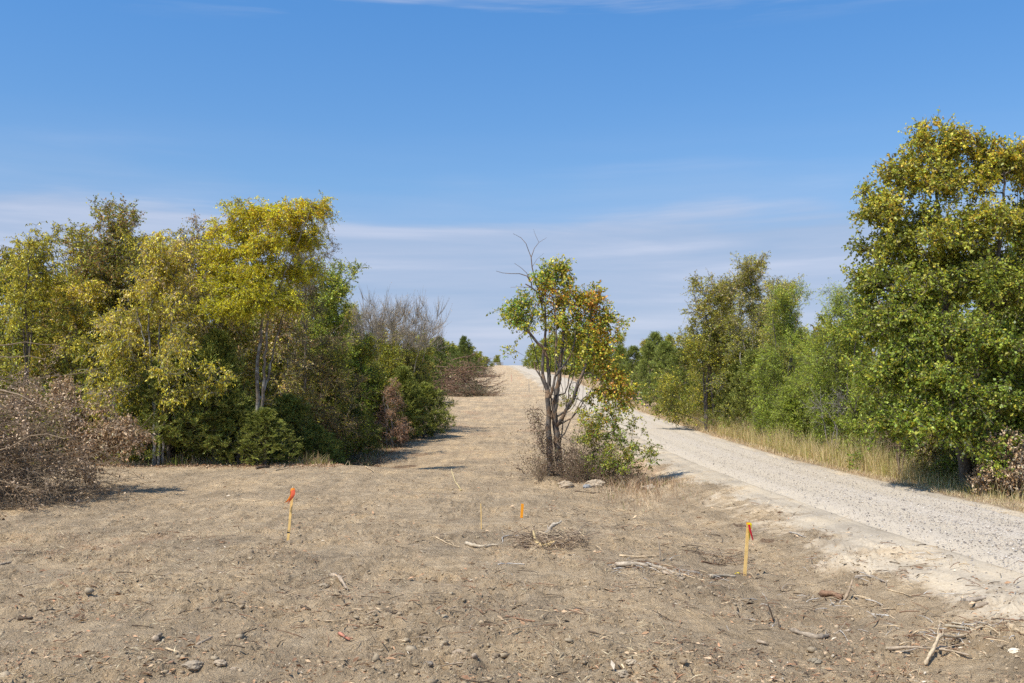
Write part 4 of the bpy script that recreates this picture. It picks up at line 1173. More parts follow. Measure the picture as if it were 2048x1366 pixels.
def vine_bush():
    Y = 32.2
    b = at(1200, 965, Y); o = np.array([b[0], Y, float(Hs(b[0], Y)) - .05])
    q = lambda px, py, dy=0.: tuple(at(px, py, Y + dy) - o)
    tr = [([q(1180, 965), q(1186, 900), q(1200, 840), q(1210, 790)], .018, .006, None), ([q(1215, 960), q(1225, 890), q(1232, 830), q(1226, 780)], .016, .006, None),
          ([q(1160, 965), q(1165, 920), q(1172, 870)], .02, .008, None), ([q(1240, 965), q(1250, 920), q(1262, 880)], .014, .006, None), ([q(1150, 960, .3), q(1150, 900, .2), q(1160, 850, .2)], .014, .006, None)]
    L = [(q(px, py, dy), (r, r, r * .85), n) for px, py, dy, r, n in [(1185, 840, 0, .36, 18), (1210, 830, 0, .32, 15), (1175, 880, 0, .36, 14), (1205, 870, .2, .35, 13), (1240, 855, 0, .32, 9), (1262, 850, 0, .2, 4), (1290, 890, 0, .3, 6), (1150, 800, .1, .25, 4),
                                                                     (1200, 920, -.2, .42, 18), (1235, 910, -.2, .42, 17), (1262, 905, 0, .3, 9), (1180, 925, -.2, .28, 9), (1225, 930, -.4, .42, 14), (1250, 880, 0, .25, 6), (1290, 920, .2, .35, 7)]]
    cf = colfun([((.18, .27, .04), 3), (LIME, 2), (YGREEN, 1.5)], [(YGREEN, 2), ((.20, .29, .045), 2), (ORANGE, .3)], .5, 2.2)
    make_tree('leafy_bush', 'bright green leafy bush at the right foot of the lone tree', 'bush', tr, L, dict(twigs=5, leaves=8, tlen=.28, ll=.075, lw=.62, droop=.3, step=.25), cf, M_TWIG, loc=o, rt=.004)
    # twiggy dark tangle around the base
    n = 1400
    root = empty('brush_tangle', o, 'grey-brown twiggy tangle around the base of the lone tree', 'brush')
    P0, P1, Rr = [], [], []
    LB = []
    for _ in range(n):
        px = R.choice([R.uniform(1075, 1110), R.uniform(1120, 1260), R.uniform(1140, 1290)], p=[.2, .45, .35]); dy = R.uniform(-.8, .8)
        if 1086 < px < 1134 and dy < .3: continue
        x0 = at(px, 960, Y + dy); z = float(Hs(x0[0], Y + dy)) - o[2]
        p = np.array([x0[0] - o[0], dy, z]); d = unit(np.array([R.normal(0, .7), R.normal(0, .5), R.uniform(.3, 2.2)]))
        L_ = R.uniform(.25, 1.4) * (1.5 if px < 1190 else .75)
        for s in range(5):
            e = p + d * L_ / 5; P0.append(p); P1.append(e); Rr.append(.006 * (1 - s * .15))
            if s > 1 and R.random() < .75: LB.append((e, px))
            p = e; d = unit(d + R.normal(0, .35, 3) + np.array([0, 0, -.12]))
    Rr = np.array(Rr)
    V, Fq, _ = tubes(np.array(P0), np.array(P1), Rr, Rr * .85, 3)
    mesh_obj('branches', V, Fq, M_TWIG, root)
    E = np.repeat(np.array([e for e, _ in LB]), 4, 0) + R.normal(0, .05, (len(LB) * 4, 3))
    # brown leaf cluster hanging on the left
    A = np.array(q(1076, 845, -.2)); 
    t_ = R.random(1100)[:, None]
    E2 = np.array(q(1066, 818, -.2)) * (1 - t_) + np.array(q(1090, 900, -.2)) * t_ + R.normal(0, 1, (1100, 3)) * np.array([.13, .13, .12])
    E3 = np.array(q(1045, 885, -.2)) + R.normal(0, 1, (90, 3)) * np.array([.1, .1, .05])
    E = np.concatenate([E, E2]); n = len(E)
    V, Fq, C = leaf_quads(E, unit(rnd_dir(n) + np.array([0, 0, -.6])), R.uniform(.035, .075, n), R.uniform(.02, .04, n), rnd_dir(n),
                          pal(n, [(.16, .105, .07, 3), (.10, .065, .045, 2), (.25, .17, .11, 1.5), (.12, .13, .04, .5)]))
    mesh_obj('dead_leaves', V, Fq, M_DRY, root, col=C)


vine_bush()

# ------------------------------------------------------------------ brush heaps


def heap(name, label, cx, cy, rx, ry, h, nb, blen, brad, leafn, leafpal, mats=(M_TWIG, M_DRY), cat='brush pile', lsize=.08, limbs=()):
    gz = float(Hs(cx, cy)); o = np.array([cx, cy, gz - .05])
    root = empty(name, o, label, cat)
    P0, P1, RA, E = [], [], [], []
    for i in range(nb):
        a = R.uniform(0, 6.28); q = R.random() ** .55
        x, y = math.cos(a) * q * rx, math.sin(a) * q * ry
        top = h * max(.05, (1 - q ** 2.2)) * (1 + .25 * math.sin(3 * a + cx))
        z = top * R.random() ** .6
        p = np.array([x, y, z]); b = R.uniform(0, 6.28)
        d = unit(np.array([math.cos(b), math.sin(b), R.normal(.02, .28)]) + np.array([math.cos(a), math.sin(a), 0]) * .25 * q)
        L_ = blen * R.uniform(.4, 1.3); r = brad * R.uniform(.35, 1.) ** 1.5
        k = 6
        for s in range(k):
            e = p + d * L_ / k
            gx = float(Hs(cx + e[0], cy + e[1])) - o[2]
            if e[2] < gx: e[2] = gx + .03; d[2] = abs(d[2]) * .3
            P0.append(p); P1.append(e); RA.append((r * (1 - s / k * .7), r * (1 - (s + 1) / k * .7)))
            if s > 1:
                for _ in range(2):
                    dd = unit(d + R.normal(0, .6, 3)); l2 = L_ * R.uniform(.1, .3)
                    P0.append(e); P1.append(e + dd * l2); RA.append((r * .4, r * .15)); E.append(e + dd * l2 * R.random())
            p = e; d = unit(d + R.normal(0, .16, 3) + np.array([0, 0, -.03]))
    for pts, r in limbs:
        pts = [np.array(at(*u)) - o for u in pts]
        for a_, b_ in zip(pts[:-1], pts[1:]):
            P0.append(a_); P1.append(b_); RA.append((r, r * .8)); r *= .8
    RA = np.maximum(np.array(RA), .003)
    V, Fq, _ = tubes(np.array(P0), np.array(P1), RA[:, 0], RA[:, 1], 4)
    mesh_obj('branches', V, Fq, mats[0], root)
    E = np.array(E); cl_ = pnoise(E[:, 0] / .5, E[:, 1] / .5 + E[:, 2] / .5, 7) + .5 * (E[:, 2] / h - .6)
    pr_ = np.clip(cl_ + .12, .015, 1) ** 1.5; i = R.choice(len(E), leafn, p=pr_ / pr_.sum()); Q = E[i] + R.normal(0, lsize * .8, (leafn, 3))
    Q = Q[Q[:, 2] > 0]; n = len(Q)
    V, Fq, C = leaf_quads(Q, unit(rnd_dir(n) + np.array([0, 0, -.5])), R.uniform(.6, 1.3, n) * lsize, R.uniform(.25, .5, n) * lsize, rnd_dir(n), pal(n, leafpal, .25))
    mesh_obj('dead_leaves', V, Fq, mats[1], root, col=C)
    return root


g0 = (-13.7, 25.4)
heap('brush_pile', 'huge heap of cut branches with withered brown leaves at the left edge', g0[0], g0[1], 2.45, 2.3, 3.2, 980, 2.0, .017, 19000,
     [(.28, .195, .125, 3), (.46, .335, .215, 2.4), (.12, .085, .06, 2.2), (.62, .47, .32, 1.0)], lsize=.085,
     limbs=[([(-20, 905, 23.6), (20, 895, 23.4), (60, 872, 23.3), (95, 868, 23.2), (130, 878, 23.)], .02), ([(-20, 776, 25.), (12, 783, 24.8), (40, 790, 24.6), (66, 804, 24.5), (90, 812, 24.4), (118, 824, 24.3), (134, 829, 24.3), (150, 836, 24.3)], .034), ([(-20, 692, 25.), (15, 690, 25.1), (50, 684, 25.2), (82, 689, 25.3), (110, 690, 25.4), (130, 696, 25.5)], .018), ([(-20, 710, 25.5), (20, 715, 25.5), (60, 712, 25.5), (90, 719, 25.5)], .016)])


def leafy_arm():
    Y = 27.5; b = at(190, 930, Y); o = np.array([b[0], Y, float(Hs(b[0], Y))])
    q = lambda px, py, dy=0.: tuple(at(px, py, Y + dy) - o)
    tr = [([q(60, 960, -.5), q(120, 900, -.3), q(170, 870), q(220, 860), q(262, 872)], .035, .01, None), ([q(90, 930, -.4), q(130, 850, 0), q(175, 800, .2)], .03, .01, None)]
    L = [(q(px, py, dy), (r, r * .8, r * .6), n) for px, py, dy, r, n in [(245, 870, 0, .42, 26), (275, 878, 0, .22, 10), (210, 850, 0, .45, 24), (180, 880, 0, .5, 24), (150, 830, .2, .5, 20), (150, 905, -.2, .5, 22), (120, 780, .3, .5, 16), (215, 895, 0, .4, 18), (60, 800, .2, .6, 16), (172, 945, -.3, .3, 14)]]
    cf = colfun([(TAN, 3), ((.42, .28, .17), 3), (BROWN, 1)], None, 0, 3)
    make_tree('felled_branch', 'felled branch still holding curled tan leaves, sticking out right of the big heap', 'branch', tr, L, dict(twigs=5, leaves=9, tlen=.3, ll=.085, lw=.42, droop=.9, sag=-.1, step=.3), cf, M_TWIG, loc=o, leafmat=M_DRY)


leafy_arm()
x_, y_ = (912 - 1024) / F * 108, 108.
heap('brush_pile', 'reddish brown pile of uprooted trees halfway up the clearing', x_, y_, 2.9, 2.4, 3.3, 330, 2.8, .06, 3200, [(.24, .14, .09, 3), (.16, .10, .07, 2), (.10, .11, .04, 1.5), (.42, .26, .13, 1)], lsize=.16, mats=(bark_mat('uprooted_wood', (.12, .07, .045), (.30, .19, .13), 2.), M_DRY))
x_, y_ = (945 - 1024) / F * 106, 106.
heap('brush_pile', 'low grey-green end of cut brush right of the uprooted pile', x_, y_, 1.8, 1.6, 1.2, 160, 1.8, .035, 2200, [(.10, .11, .05, 3), (.16, .14, .08, 2), (.14, .10, .07, 1.5)], lsize=.15)
x_, y_ = (957 - 1024) / F * 175, 175.
heap('brush_pile', 'small grey brush heap high up beside the clearing', x_, y_, 2.2, 2., 2.2, 180, 2., .05, 1500, [(.13, .10, .08, 3), (.2, .15, .11, 2), (.08, .07, .05, 1.5)], lsize=.2)

# ------------------------------------------------------------------ sticks


def stick_mesh(P, r0, r1, forks=0, cols=((.4, .33, .25),), sides=6, seg=None, wob=.07):
    P = np.asarray(P, float)
    L = np.r_[0, np.cumsum(np.linalg.norm(np.diff(P, axis=0), axis=1))]
    k = seg or max(4, int(L[-1] / .07)); k = min(k, 26)
    t = np.linspace(0, L[-1], k + 1)
    Q = np.stack([np.interp(t, L, P[:, c]) for c in range(3)], -1)
    for _ in range(2): Q[1:-1] = (Q[:-2] + Q[1:-1] * 2 + Q[2:]) / 4
    w = np.cumsum(R.normal(0, 1, (k + 1, 3)), 0); w -= np.linspace(0, 1, k + 1)[:, None] * w[-1]
    Q = Q + w * wob * L[-1] / (k + 1) * np.array([1, 1, .35])
    rr = np.linspace(r0, r1, k + 1) * (1 + R.normal(0, .16, k + 1)).clip(.5, 1.6)
    # ring-connected tube
    D = unit(np.gradient(Q, axis=0)); ref = np.array([.13, .2, 1.])
    A = unit(np.cross(D, ref)); B = np.cross(D, A)
    an = np.arange(sides) * 2 * math.pi / sides
    jag = 1 + R.normal(0, .15, (k + 1, sides, 1))
    V = Q[:, None, :] + (A[:, None, :] * np.cos(an)[None, :, None] + B[:, None, :] * np.sin(an)[None, :, None]) * rr[:, None, None] * jag
    V = V.reshape(-1, 3)
    i = np.arange(sides); j = (i + 1) % sides
    Fq = np.concatenate([np.stack([i + a * sides, j + a * sides, j + (a + 1) * sides, i + (a + 1) * sides], 1) for a in range(k)])
    caps = []
    for a, fl in ((0, 1), (k, 0)):   # splintered end cones as degenerate quads
        c = len(V); V = np.concatenate([V, (Q[a] + (D[a] if a else -D[a]) * rr[a] * R.uniform(.4, 1.8))[None]])
        ring = np.arange(sides) + a * sides
        if sides % 2 == 0:
            for u in range(0, sides, 2):
                x = [ring[u], ring[(u + 1) % sides], ring[(u + 2) % sides], c]
                caps.append(x[::-1] if fl else x)
    if caps: Fq = np.concatenate([Fq, np.array(caps)])
    c0 = np.array(cols[0]); c1 = np.array(cols[-1])
    tt = np.repeat(np.linspace(0, 1, k + 1), sides)[:, None]
    C = (c0 * (1 - tt) + c1 * tt); C = np.concatenate([C, [np.array(cols[0]) * 1.3], [np.array(cols[-1]) * 1.3]]) * (1 + R.normal(0, .2, (len(V), 1))).clip(.5, 1.6)
    parts = [(V, Fq, C.clip(.01, .9))]
    for _ in range(forks):
        m = R.integers(1, k); d = unit(D[m] + R.normal(0, .7, 3)); d[2] = abs(d[2]) * .5
        l = L[-1] * R.uniform(.12, .3)
        q0 = Q[m]; q1 = q0 + d * l
        n_ = 3; tq = np.linspace(0, 1, n_ + 1)[:, None]; qq = q0 * (1 - tq) + q1 * tq + R.normal(0, .01, (n_ + 1, 3))
        rr_ = np.linspace(rr[m] * .5, rr[m] * .2, n_ + 1)
        parts.append(tubes(qq[:-1], qq[1:], rr_[:-1], rr_[1:], 4, np.tile(c1, (n_, 1))))
    return join(parts)


PALE = (.66, .50, .31); GREY = (.42, .33, .235); DARKS = (.13, .095, .065); BRN = (.30, .18, .11); RED = (.45, .20, .13); YEL = (.56, .42, .20); WHT = (.55, .50, .43)


def stick(name, label, pix, r, col, lift=0., forks=1, cat='stick', r1=None, lifts=None):
    pts = []
    for j, (a, b) in enumerate(pix):
        g = ground_at(a, b); lf = lifts[j] if lifts else lift * (j / max(1, len(pix) - 1))
        pts.append([g[0], g[1], float(Hg(g[0], g[1])) + r * .75 + lf + .006])
    pts = np.array(pts)
    # long pieces on the ground follow it
    o = pts[0].copy(); o[2] -= r * .75
    V, Fq, C = stick_mesh(pts - o, r, r1 or r * .55, forks, (col, tuple(np.array(col) * R.uniform(.75, 1.15))))
    ob = mesh_obj(name, V, Fq, M_BITS, col=C, smooth=False)
    ob.location = o
    return tag(ob, label, cat)


ST = [
    ([(664, 1156), (678, 1168), (693, 1181)], .035, GREY, 'short thick grey stick in the middle left of the field'),
    ([(678, 1273), (699, 1285)], .022, RED, 'reddish stripped stick low in the left half of the field'),
    ([(393, 1291), (408, 1287), (424, 1281)], .018, GREY, 'small grey stick left of the reddish one near the bottom'),
    ([(332, 1302), (359, 1312)], .014, PALE, 'pale splinter at the lower left'),
    ([(117, 1166), (137, 1180), (156, 1193)], .022, BRN, 'brown root lying slanted in the left field'),
    ([(512, 939), (525, 937), (539, 935)], .05, DARKS, 'dark short log on the lip in front of the left wood'),
    ([(551, 943), (565, 939), (578, 937)], .03, PALE, 'tan broken branch right of the dark log on the lip'),
    ([(484, 1000), (510, 1003), (539, 1001)], .014, PALE, 'thin pale stick left of the left flagged stake'),
    ([(39, 1248), (52, 1249), (64, 1246)], .028, DARKS, 'dark chunky stick at the lower left edge'),
    ([(603, 1218), (621, 1222)], .022, DARKS, 'small dark stick below the left stake'),
    ([(0, 1134), (21, 1132)], .024, GREY, 'grey stick cut by the left frame edge'),
    ([(312, 1285), (322, 1275)], .035, GREY, 'stubby grey piece of wood at lower left'),
    ([(660, 1326), (680, 1332), (699, 1341)], .010, PALE, 'thin pale twig at the bottom left of centre'),
    ([(731, 935), (748, 947)], .02, PALE, 'pale broken stick on the lip beside the shaded hollow'),
    ([(1012, 1236), (1040, 1242), (1069, 1248)], .016, BRN, 'brown stick with a dark end in the lower centre'),
    ([(1024, 1222), (1040, 1216), (1055, 1214)], .010, DARKS, 'curved thin twig just above the brown lower-centre stick'),
    ([(997, 1134), (1020, 1130), (1048, 1134)], .014, WHT, 'bleached curved twig below the root tangle'),
    ([(872, 1084), (895, 1090), (919, 1097)], .012, PALE, 'thin straight tan stick left of the root tangle'),
    ([(932, 1092), (950, 1097), (970, 1100), (984, 1096), (995, 1102)], .038, (.50, .41, .29), 'grey weathered root half buried left of the root tangle'),
    ([(1231, 1134), (1280, 1139), (1320, 1142), (1364, 1163)], .042, (.50, .41, .30), 'long pale peeled branch lying left of the right stake'),
    ([(1239, 1115), (1280, 1118), (1317, 1119)], .018, PALE, 'straight pale stick above the long peeled branch'),
    ([(1326, 1152), (1345, 1158), (1366, 1166)], .032, GREY, 'grey stick crossing under the end of the long peeled branch'),
    ([(1364, 1150), (1385, 1160), (1411, 1171)], .012, PALE, 'thin twig at the right end of the branch litter'),
    ([(1310, 1128), (1345, 1133), (1372, 1150)], .014, BRN, 'brown twig over the middle of the branch litter'),
    ([(1290, 1126), (1335, 1140), (1392, 1158)], .010, WHT, 'fine bleached twig across the branch litter'),
    ([(1423, 1162), (1445, 1157), (1470, 1160)], .035, (.46, .38, .27), 'pale crooked root at the left foot of the right stake'),
    ([(1243, 1337), (1262, 1350), (1282, 1364)], .010, PALE, 'pale curved twig at the bottom right of centre'),
    ([(948, 1347), (958, 1337)], .032, GREY, 'stubby grey wood piece at the bottom centre'),
    ([(770, 1235), (785, 1236), (801, 1230)], .022, DARKS, 'charred dark stick left of the lower centre'),
    ([(1588, 1267), (1610, 1272), (1636, 1280), (1662, 1268), (1699, 1271)], .032, (.42, .34, .25), 'wavy thick tan branch in the lower right field'),
    ([(1924, 1208), (1948, 1212), (1971, 1211)], .034, (.42, .35, .27), 'tan log piece near the right edge below the road'),
    ([(1955, 1222), (1975, 1216)], .034, GREY, 'short thick stub touching the tan log piece'),
    ([(1646, 1193), (1665, 1195), (1682, 1201)], .045, BRN, 'short brown barked log right of the right stake'),
    ([(1701, 1193), (1725, 1201), (1752, 1209)], .020, PALE, 'pale straight stick leading right from the upright snag'),
    ([(1713, 1162), (1740, 1160), (1771, 1170)], .020, (.42, .35, .27), 'arched tan stick below the pale road shoulder'),
    ([(1730, 1232), (1755, 1236), (1778, 1240)], .012, WHT, 'thin bleached stick in the right field'),
    ([(1518, 1291), (1528, 1294), (1537, 1297)], .026, GREY, 'small grey stick at the lower right of centre'),
    ([(1580, 1071), (1595, 1073), (1612, 1080)], .014, WHT, 'whitish stick between the right stake and the road'),
    ([(1404, 1127), (1430, 1128), (1451, 1130)], .016, BRN, 'brown root sticking out of the small dark mound'),
    ([(1443, 1210), (1475, 1212), (1506, 1213)], .014, PALE, 'pale twig lying below the right stake'),
    ([(1775, 1184), (1800, 1190), (1826, 1195)], .010, PALE, 'thin pale twig far right in the middle field'),
    ([(1893, 1252), (1922, 1262), (1951, 1275)], .022, (.58, .48, .33), 'pale splintered wood behind the crossed branches'),
    ([(1905, 1246), (1930, 1256), (1957, 1258)], .014, (.60, .50, .35), 'sharp pale splinters over the splintered wood'),
    ([(2021, 1263), (2035, 1275), (2050, 1290)], .035, PALE, 'pale split branch cut by the right frame edge'),
    ([(1032, 937), (1044, 940), (1051, 951)], .018, DARKS, 'dark bent stick lying in the swale left of the lone tree'),
    ([(1150, 984), (1185, 987), (1225, 984)], .022, DARKS, 'dark stick below the stones by the lone tree'),
    ([(1690, 1250), (1700, 1262), (1712, 1276)], .008, BRN, 'fine brown twig below the wavy branch'),
    ([(1135, 1030), (1155, 1034), (1180, 1024)], .010, PALE, 'thin tan twig right of the short orange stake'),
]
for pix, r, c, lab in ST:
    stick('stick', lab, pix, r, c, forks=1 if r < .03 else 2)
stick('branch', 'long dry branch lying flat, crossed by another at the lower right', [(1781, 1320), (1830, 1321), (1890, 1317), (1943, 1314)], .019, (.46, .36, .25), forks=3, cat='branch', lifts=[0, .06, .06, .02])
stick('branch', 'pale dry branch rising over the flat one at the lower right', [(1853, 1332), (1880, 1312), (1920, 1290), (1963, 1263)], .022, (.62, .48, .31), forks=3, cat='branch', lifts=[0, .10, .05, 0.])
stick('snag', 'forked root stub standing up beside the brown barked log', [(1689, 1203), (1697, 1200), (1706, 1198)], .022, (.40, .30, .2), forks=3, cat='stick', lifts=[0, .10, .22])
stick('twig', 'dark bent twig standing upright in the lower right field', [(1547, 1246), (1543, 1245), (1536, 1244)], .014, DARKS, forks=1, cat='stick', lifts=[0, .1, .2])
stick('twig', 'dark hooked twig beside the upright dark twig', [(1558, 1256), (1556, 1250), (1549, 1248), (1545, 1250)], .010, DARKS, forks=0, cat='stick', lifts=[0, .1, .12, .05])
stick('twig', 'upright forked twig behind the long peeled branch', [(1321, 1124), (1320, 1123), (1318, 1122)], .012, (.4, .33, .25), forks=3, cat='stick', lifts=[0, .16, .3])
stick('straw_stalk', 'tall yellow stalk leaning beyond the left of the root tangle', [(923, 982), (912, 978), (903, 974)], .022, (.60, .48, .25), forks=0, cat='stalk', lifts=[0, .22, .5])
stick('twig', 'thin twig standing on the lip beside the shaded hollow', [(700, 936), (698, 936)], .010, PALE, forks=1, cat='stick', lifts=[0, .22])
stick('twig', 'curved pale stalk on the lip left of the standing thin twig', [(690, 934), (694, 934), (696, 934)], .010, PALE, forks=0, cat='stick', lifts=[0, .14, .2])

# loose countable clods and stones
def lump(name, label, px, py, size, col, cat, flat=.6, stretch=1.3, seed=0):
    import bmesh
    g = ground_at(px, py); z = float(Hg(g[0], g[1]))
    bm = bmesh.new(); bmesh.ops.create_icosphere(bm, subdivisions=4, radius=1.)
    V = np.array([v.co[:] for v in bm.verts])
    n = .34 * pnoise(V[:, 0] * 1.7 + seed * 3.1, V[:, 1] * 1.7 + V[:, 2] * 1.3, seed) + .22 * np.abs(pnoise(V[:, 0] * 5 + seed, V[:, 1] * 5 + V[:, 2] * 4, seed + 3)) + .12 * pnoise(V[:, 0] * 12 + V[:, 2] * 7, V[:, 1] * 12 - V[:, 2] * 9, seed + 5)
    V = V * (1 + n)[:, None] * np.array([stretch, 1, flat]) * size
    for v, c in zip(bm.verts, V): v.co = c
    me = bpy.data.meshes.new(name); bm.to_mesh(me); bm.free()
    me.color_attributes.new('Col', 'FLOAT_COLOR', 'POINT').data.foreach_set('color', np.tile([*col, 1.], len(V)))
    me.materials.append(M_STONE)
    o = bpy.data.objects.new(name, me); COL.objects.link(o); o.location = (g[0], g[1], z + size * flat * .15)
    tag(o, label, cat)


for i, (px, py, s, c, lab) in enumerate([(387, 1346, .085, (.20, .17, .135), 'largest clay clod at the bottom left'), (440, 1340, .06, (.24, .20, .155), 'clay clod right of the largest one at the bottom left'),
                                         (470, 1342, .05, (.21, .175, .14), 'third small clod in the row at the bottom left'), (775, 1238, .04, (.17, .15, .13), 'dark clod in the lower centre-left field'),
                                         (780, 1340, .055, (.15, .125, .10), 'rounded dark clod at the bottom centre-left'), (857, 1346, .045, (.16, .14, .12), 'small blackish clod at the bottom centre'),
                                         (918, 1316, .065, (.22, .18, .14), 'rough clod pair at the bottom centre'), (1240, 1355, .08, (.19, .16, .125), 'large rough clod at the bottom right of centre'),
                                         (1262, 1335, .05, (.26, .22, .17), 'pale clod above the large rough one'), (1630, 1330, .06, (.17, .15, .12), 'dark clod at the bottom right'),
                                         (648, 1178, .07, (.20, .17, .13), 'dark clod heap beside the short thick grey stick'), (843, 1107, .06, (.2, .17, .13), 'cracked clod in the centre-left field'),
                                         (1265, 1336, .03, (.5, .46, .4), 'small whitish stone by the pale clod'), (2030, 1310, .06, (.42, .38, .32), 'pale earth lump near the right bottom corner'),
                                         (485, 1308, .025, (.75, .72, .66), 'small white stone near the bottom left')]):
    lump('clod' if 'stone' not in lab else 'stone', lab, px, py, s * .8, c if 'stone' in lab else tuple(v * k_ for v, k_ in zip(c, (2.0, 1.9, 1.7))), 'clod' if 'stone' not in lab else 'stone', seed=i + 1)
for i, (px, py, s, c, lab) in enumerate([(1179, 952, .17, (.52, .42, .30), 'rounded tan stone beside the leafy bush by the lone tree'), (1131, 975, .2, (.48, .38, .26), 'grey-tan earth lump at the right foot of the lone tree'),
                                         (1190, 972, .22, (.50, .40, .28), 'broad lump of clay in front of the leafy bush'), (1174, 976, .09, (.36, .36, .35), 'bluish grey stone in front of the clay lump'),
                                         (1300, 978, .14, (.52, .42, .3), 'pale earth lump at the top of the ditch bank')]):
    lump('boulder' if 'stone' in lab else 'earth_lump', lab, px, py, s, c, 'stone' if 'stone' in lab else 'earth lump', .7, seed=20 + i)


# small dark mound left of right stake
def root_tangle():
    c = ground_at(1098, 1092)
    o = np.array([c[0], c[1], float(Hs(c[0], c[1]))])
    root = empty('root_tangle', o, 'tangle of pale splintered roots and twigs in the centre of the field', 'root tangle')
    def q(px, py, up=0.):
        """ground point + height"""
        g = ground_at(px, py); return np.array([g[0], g[1], float(Hs(g[0], g[1])) + up]) - o
    # arched root
    V, Fq, C = stick_mesh([q(1076, 1079, .05), q(1090, 1079, .08), q(1097, 1078, .13), q(1100, 1078, .20), q(1106, 1078, .27), q(1118, 1078, .29), q(1122, 1078, .33)], .06, .022, 6, ((.33, .27, .21), (.50, .43, .33)), 8, 16, .02)
    mesh_obj('arched_root', V, Fq, M_BITS, root, col=C)
    V, Fq, C = join([stick_mesh([q(1067, 1092, .26), q(1070, 1094, .14), q(1078, 1097, .06), q(1093, 1099, .06), q(1108, 1097, .08)], .022, .05, 1, ((.55, .42, .22), (.62, .45, .22)), 8, 16, .03),
                     stick_mesh([q(1098, 1098, .07), q(1105, 1094, .11), q(1102, 1092, .12)], .03, .012, 0, ((.60, .42, .2),), 6, 6, .03)])
    mesh_obj('split_root', V, Fq, M_BITS, root, col=C)
    parts = [stick_mesh([q(1096, 1081, .06), q(1130, 1081, .08), q(1165, 1081, .09)], .014, .008, 2, ((.48, .36, .22),)),
             stick_mesh([q(1122, 1074, .14), q(1132, 1079, .10), q(1142, 1082, .06)], .014, .008, 1, ((.46, .36, .22),)),
             stick_mesh([q(1150, 1076, .05), q(1162, 1070, .12), q(1171, 1066, .18)], .013, .007, 1, ((.34, .27, .19),)),
             stick_mesh([q(1168, 1086, .02), q(1166, 1082, .12), q(1169, 1076, .18)], .013, .007, 1, ((.44, .34, .2),)),
             stick_mesh([q(1140, 1096, .03), q(1155, 1091, .08), q(1165, 1088, .10)], .02, .01, 1, ((.46, .34, .2),)),
             stick_mesh([q(1005, 1088, .02), q(1004, 1080, .05), q(1018, 1077, .06), q(1042, 1077, .05)], .014, .007, 2, ((.46, .42, .36),))]
    for _ in range(430):
        px = R.normal(1094, 36); py = R.normal(1092, 6)
        px = min(max(px, 1030), 1170); py = min(max(py, 1078), 1104)
        a = R.uniform(0, 6.28); l = R.uniform(.15, .6); p0 = q(px, py, abs(R.normal(.05, .08))); d = np.array([math.cos(a), math.sin(a) * .8, R.normal(0, .3)])
        col = R.choice([0, 1, 2, 3], p=[.35, .3, .2, .15]); col = [(.30, .22, .15), (.50, .37, .24), (.14, .10, .07), (.68, .52, .33)][col]
        parts.append(stick_mesh([p0 - d * l / 2, p0 + np.array([0, 0, .03]), p0 + d * l / 2], R.uniform(.003, .010), .003, 0, (col,), 4, 4, .12))
    V, Fq, C = join(parts)
    mesh_obj('twigs', V, Fq, M_BITS, root, col=C)


root_tangle()


def litter_pile(name, label, cpx, cpy, sx, sy, n, cols, l=(.08, .35)):
    c = ground_at(cpx, cpy); o = np.array([c[0], c[1], float(Hs(c[0], c[1]))])
    parts = []
    for _ in range(n):
        x, y = c[0] + R.normal(0, sx), c[1] + R.normal(0, sy)
        p0 = np.array([x, y, float(Hg(x, y)) + abs(R.normal(.02, .02))]) - o
        a = R.uniform(0, 6.28); L_ = R.uniform(*l); d = np.array([math.cos(a), math.sin(a), R.normal(.05, .15)])
        parts.append(stick_mesh([p0 - d * L_ / 2, p0 + np.array([0, 0, .02]), p0 + d * L_ / 2], R.uniform(.003, .009), .003, 0, (cols[R.integers(len(cols))],), 4, 4, .15))
    V, Fq, C = join(parts)
    ob = mesh_obj(name, V, Fq, M_BITS, col=C); ob.location = o
    tag(ob, label, 'twigs', kind='stuff')


litter_pile('twig_litter', 'fine pale twigs scattered around the long peeled branch', 1320, 1145, .5, .45, 130, [PALE, GREY, BRN, WHT])
litter_pile('twig_litter', 'brown roots and twigs on the small dark mound left of the right stake', 1445, 1122, .28, .3, 90, [DARKS, BRN, GREY])
litter_pile('twig_litter', 'pale splinters around the crossed branches at the lower right', 1930, 1275, .35, .35, 90, [PALE, WHT, BRN])
litter_pile('twig_litter', 'thin twigs scattered over the right part of the field', 1700, 1200, 1.5, 1.6, 260, [PALE, GREY, BRN, DARKS, WHT])
litter_pile('twig_litter', 'thin twigs scattered between the root tangle and the ditch bank', 1290, 1060, 1.6, 2.6, 260, [PALE, GREY, BRN, DARKS])
litter_pile('twig_litter', 'thin twigs scattered over the left part of the field', 420, 1130, 3., 3.2, 260, [PALE, GREY, BRN, DARKS])
litter_pile('twig_litter', 'thin twigs scattered over the lower middle of the field', 950, 1240, 1.8, 1.2, 200, [PALE, GREY, BRN, DARKS])
litter_pile('twig_litter', 'dark twigs and sticks lying up the cleared corridor', 950, 880, 4., 12., 220, [PALE, GREY, DARKS, BRN], (.2, .9))

# ------------------------------------------------------------------ stakes
M_LATH = plain('pine_lath', (.86, .57, .20), .7); M_ORPAINT = plain('orange_paint', (.95, .36, .01), .6, .08)
M_ORTAPE = plain('orange_tape', (.98, .30, .015), .4, .05); M_REDTAPE = plain('red_tape', (.55, .01, .015), .35, .05); M_YELTAPE = plain('yellow_tape', (.80, .62, .0), .4, .06)
M_PINKTAPE = plain('coral_tape', (.95, .16, .06), .4, .05); M_BLACK = plain('black_band', (.02, .02, .02), .6); M_PINK = plain('pink_stake', (.62, .30, .22), .7); M_TIP = plain('pale_tip', (.75, .6, .35), .7)


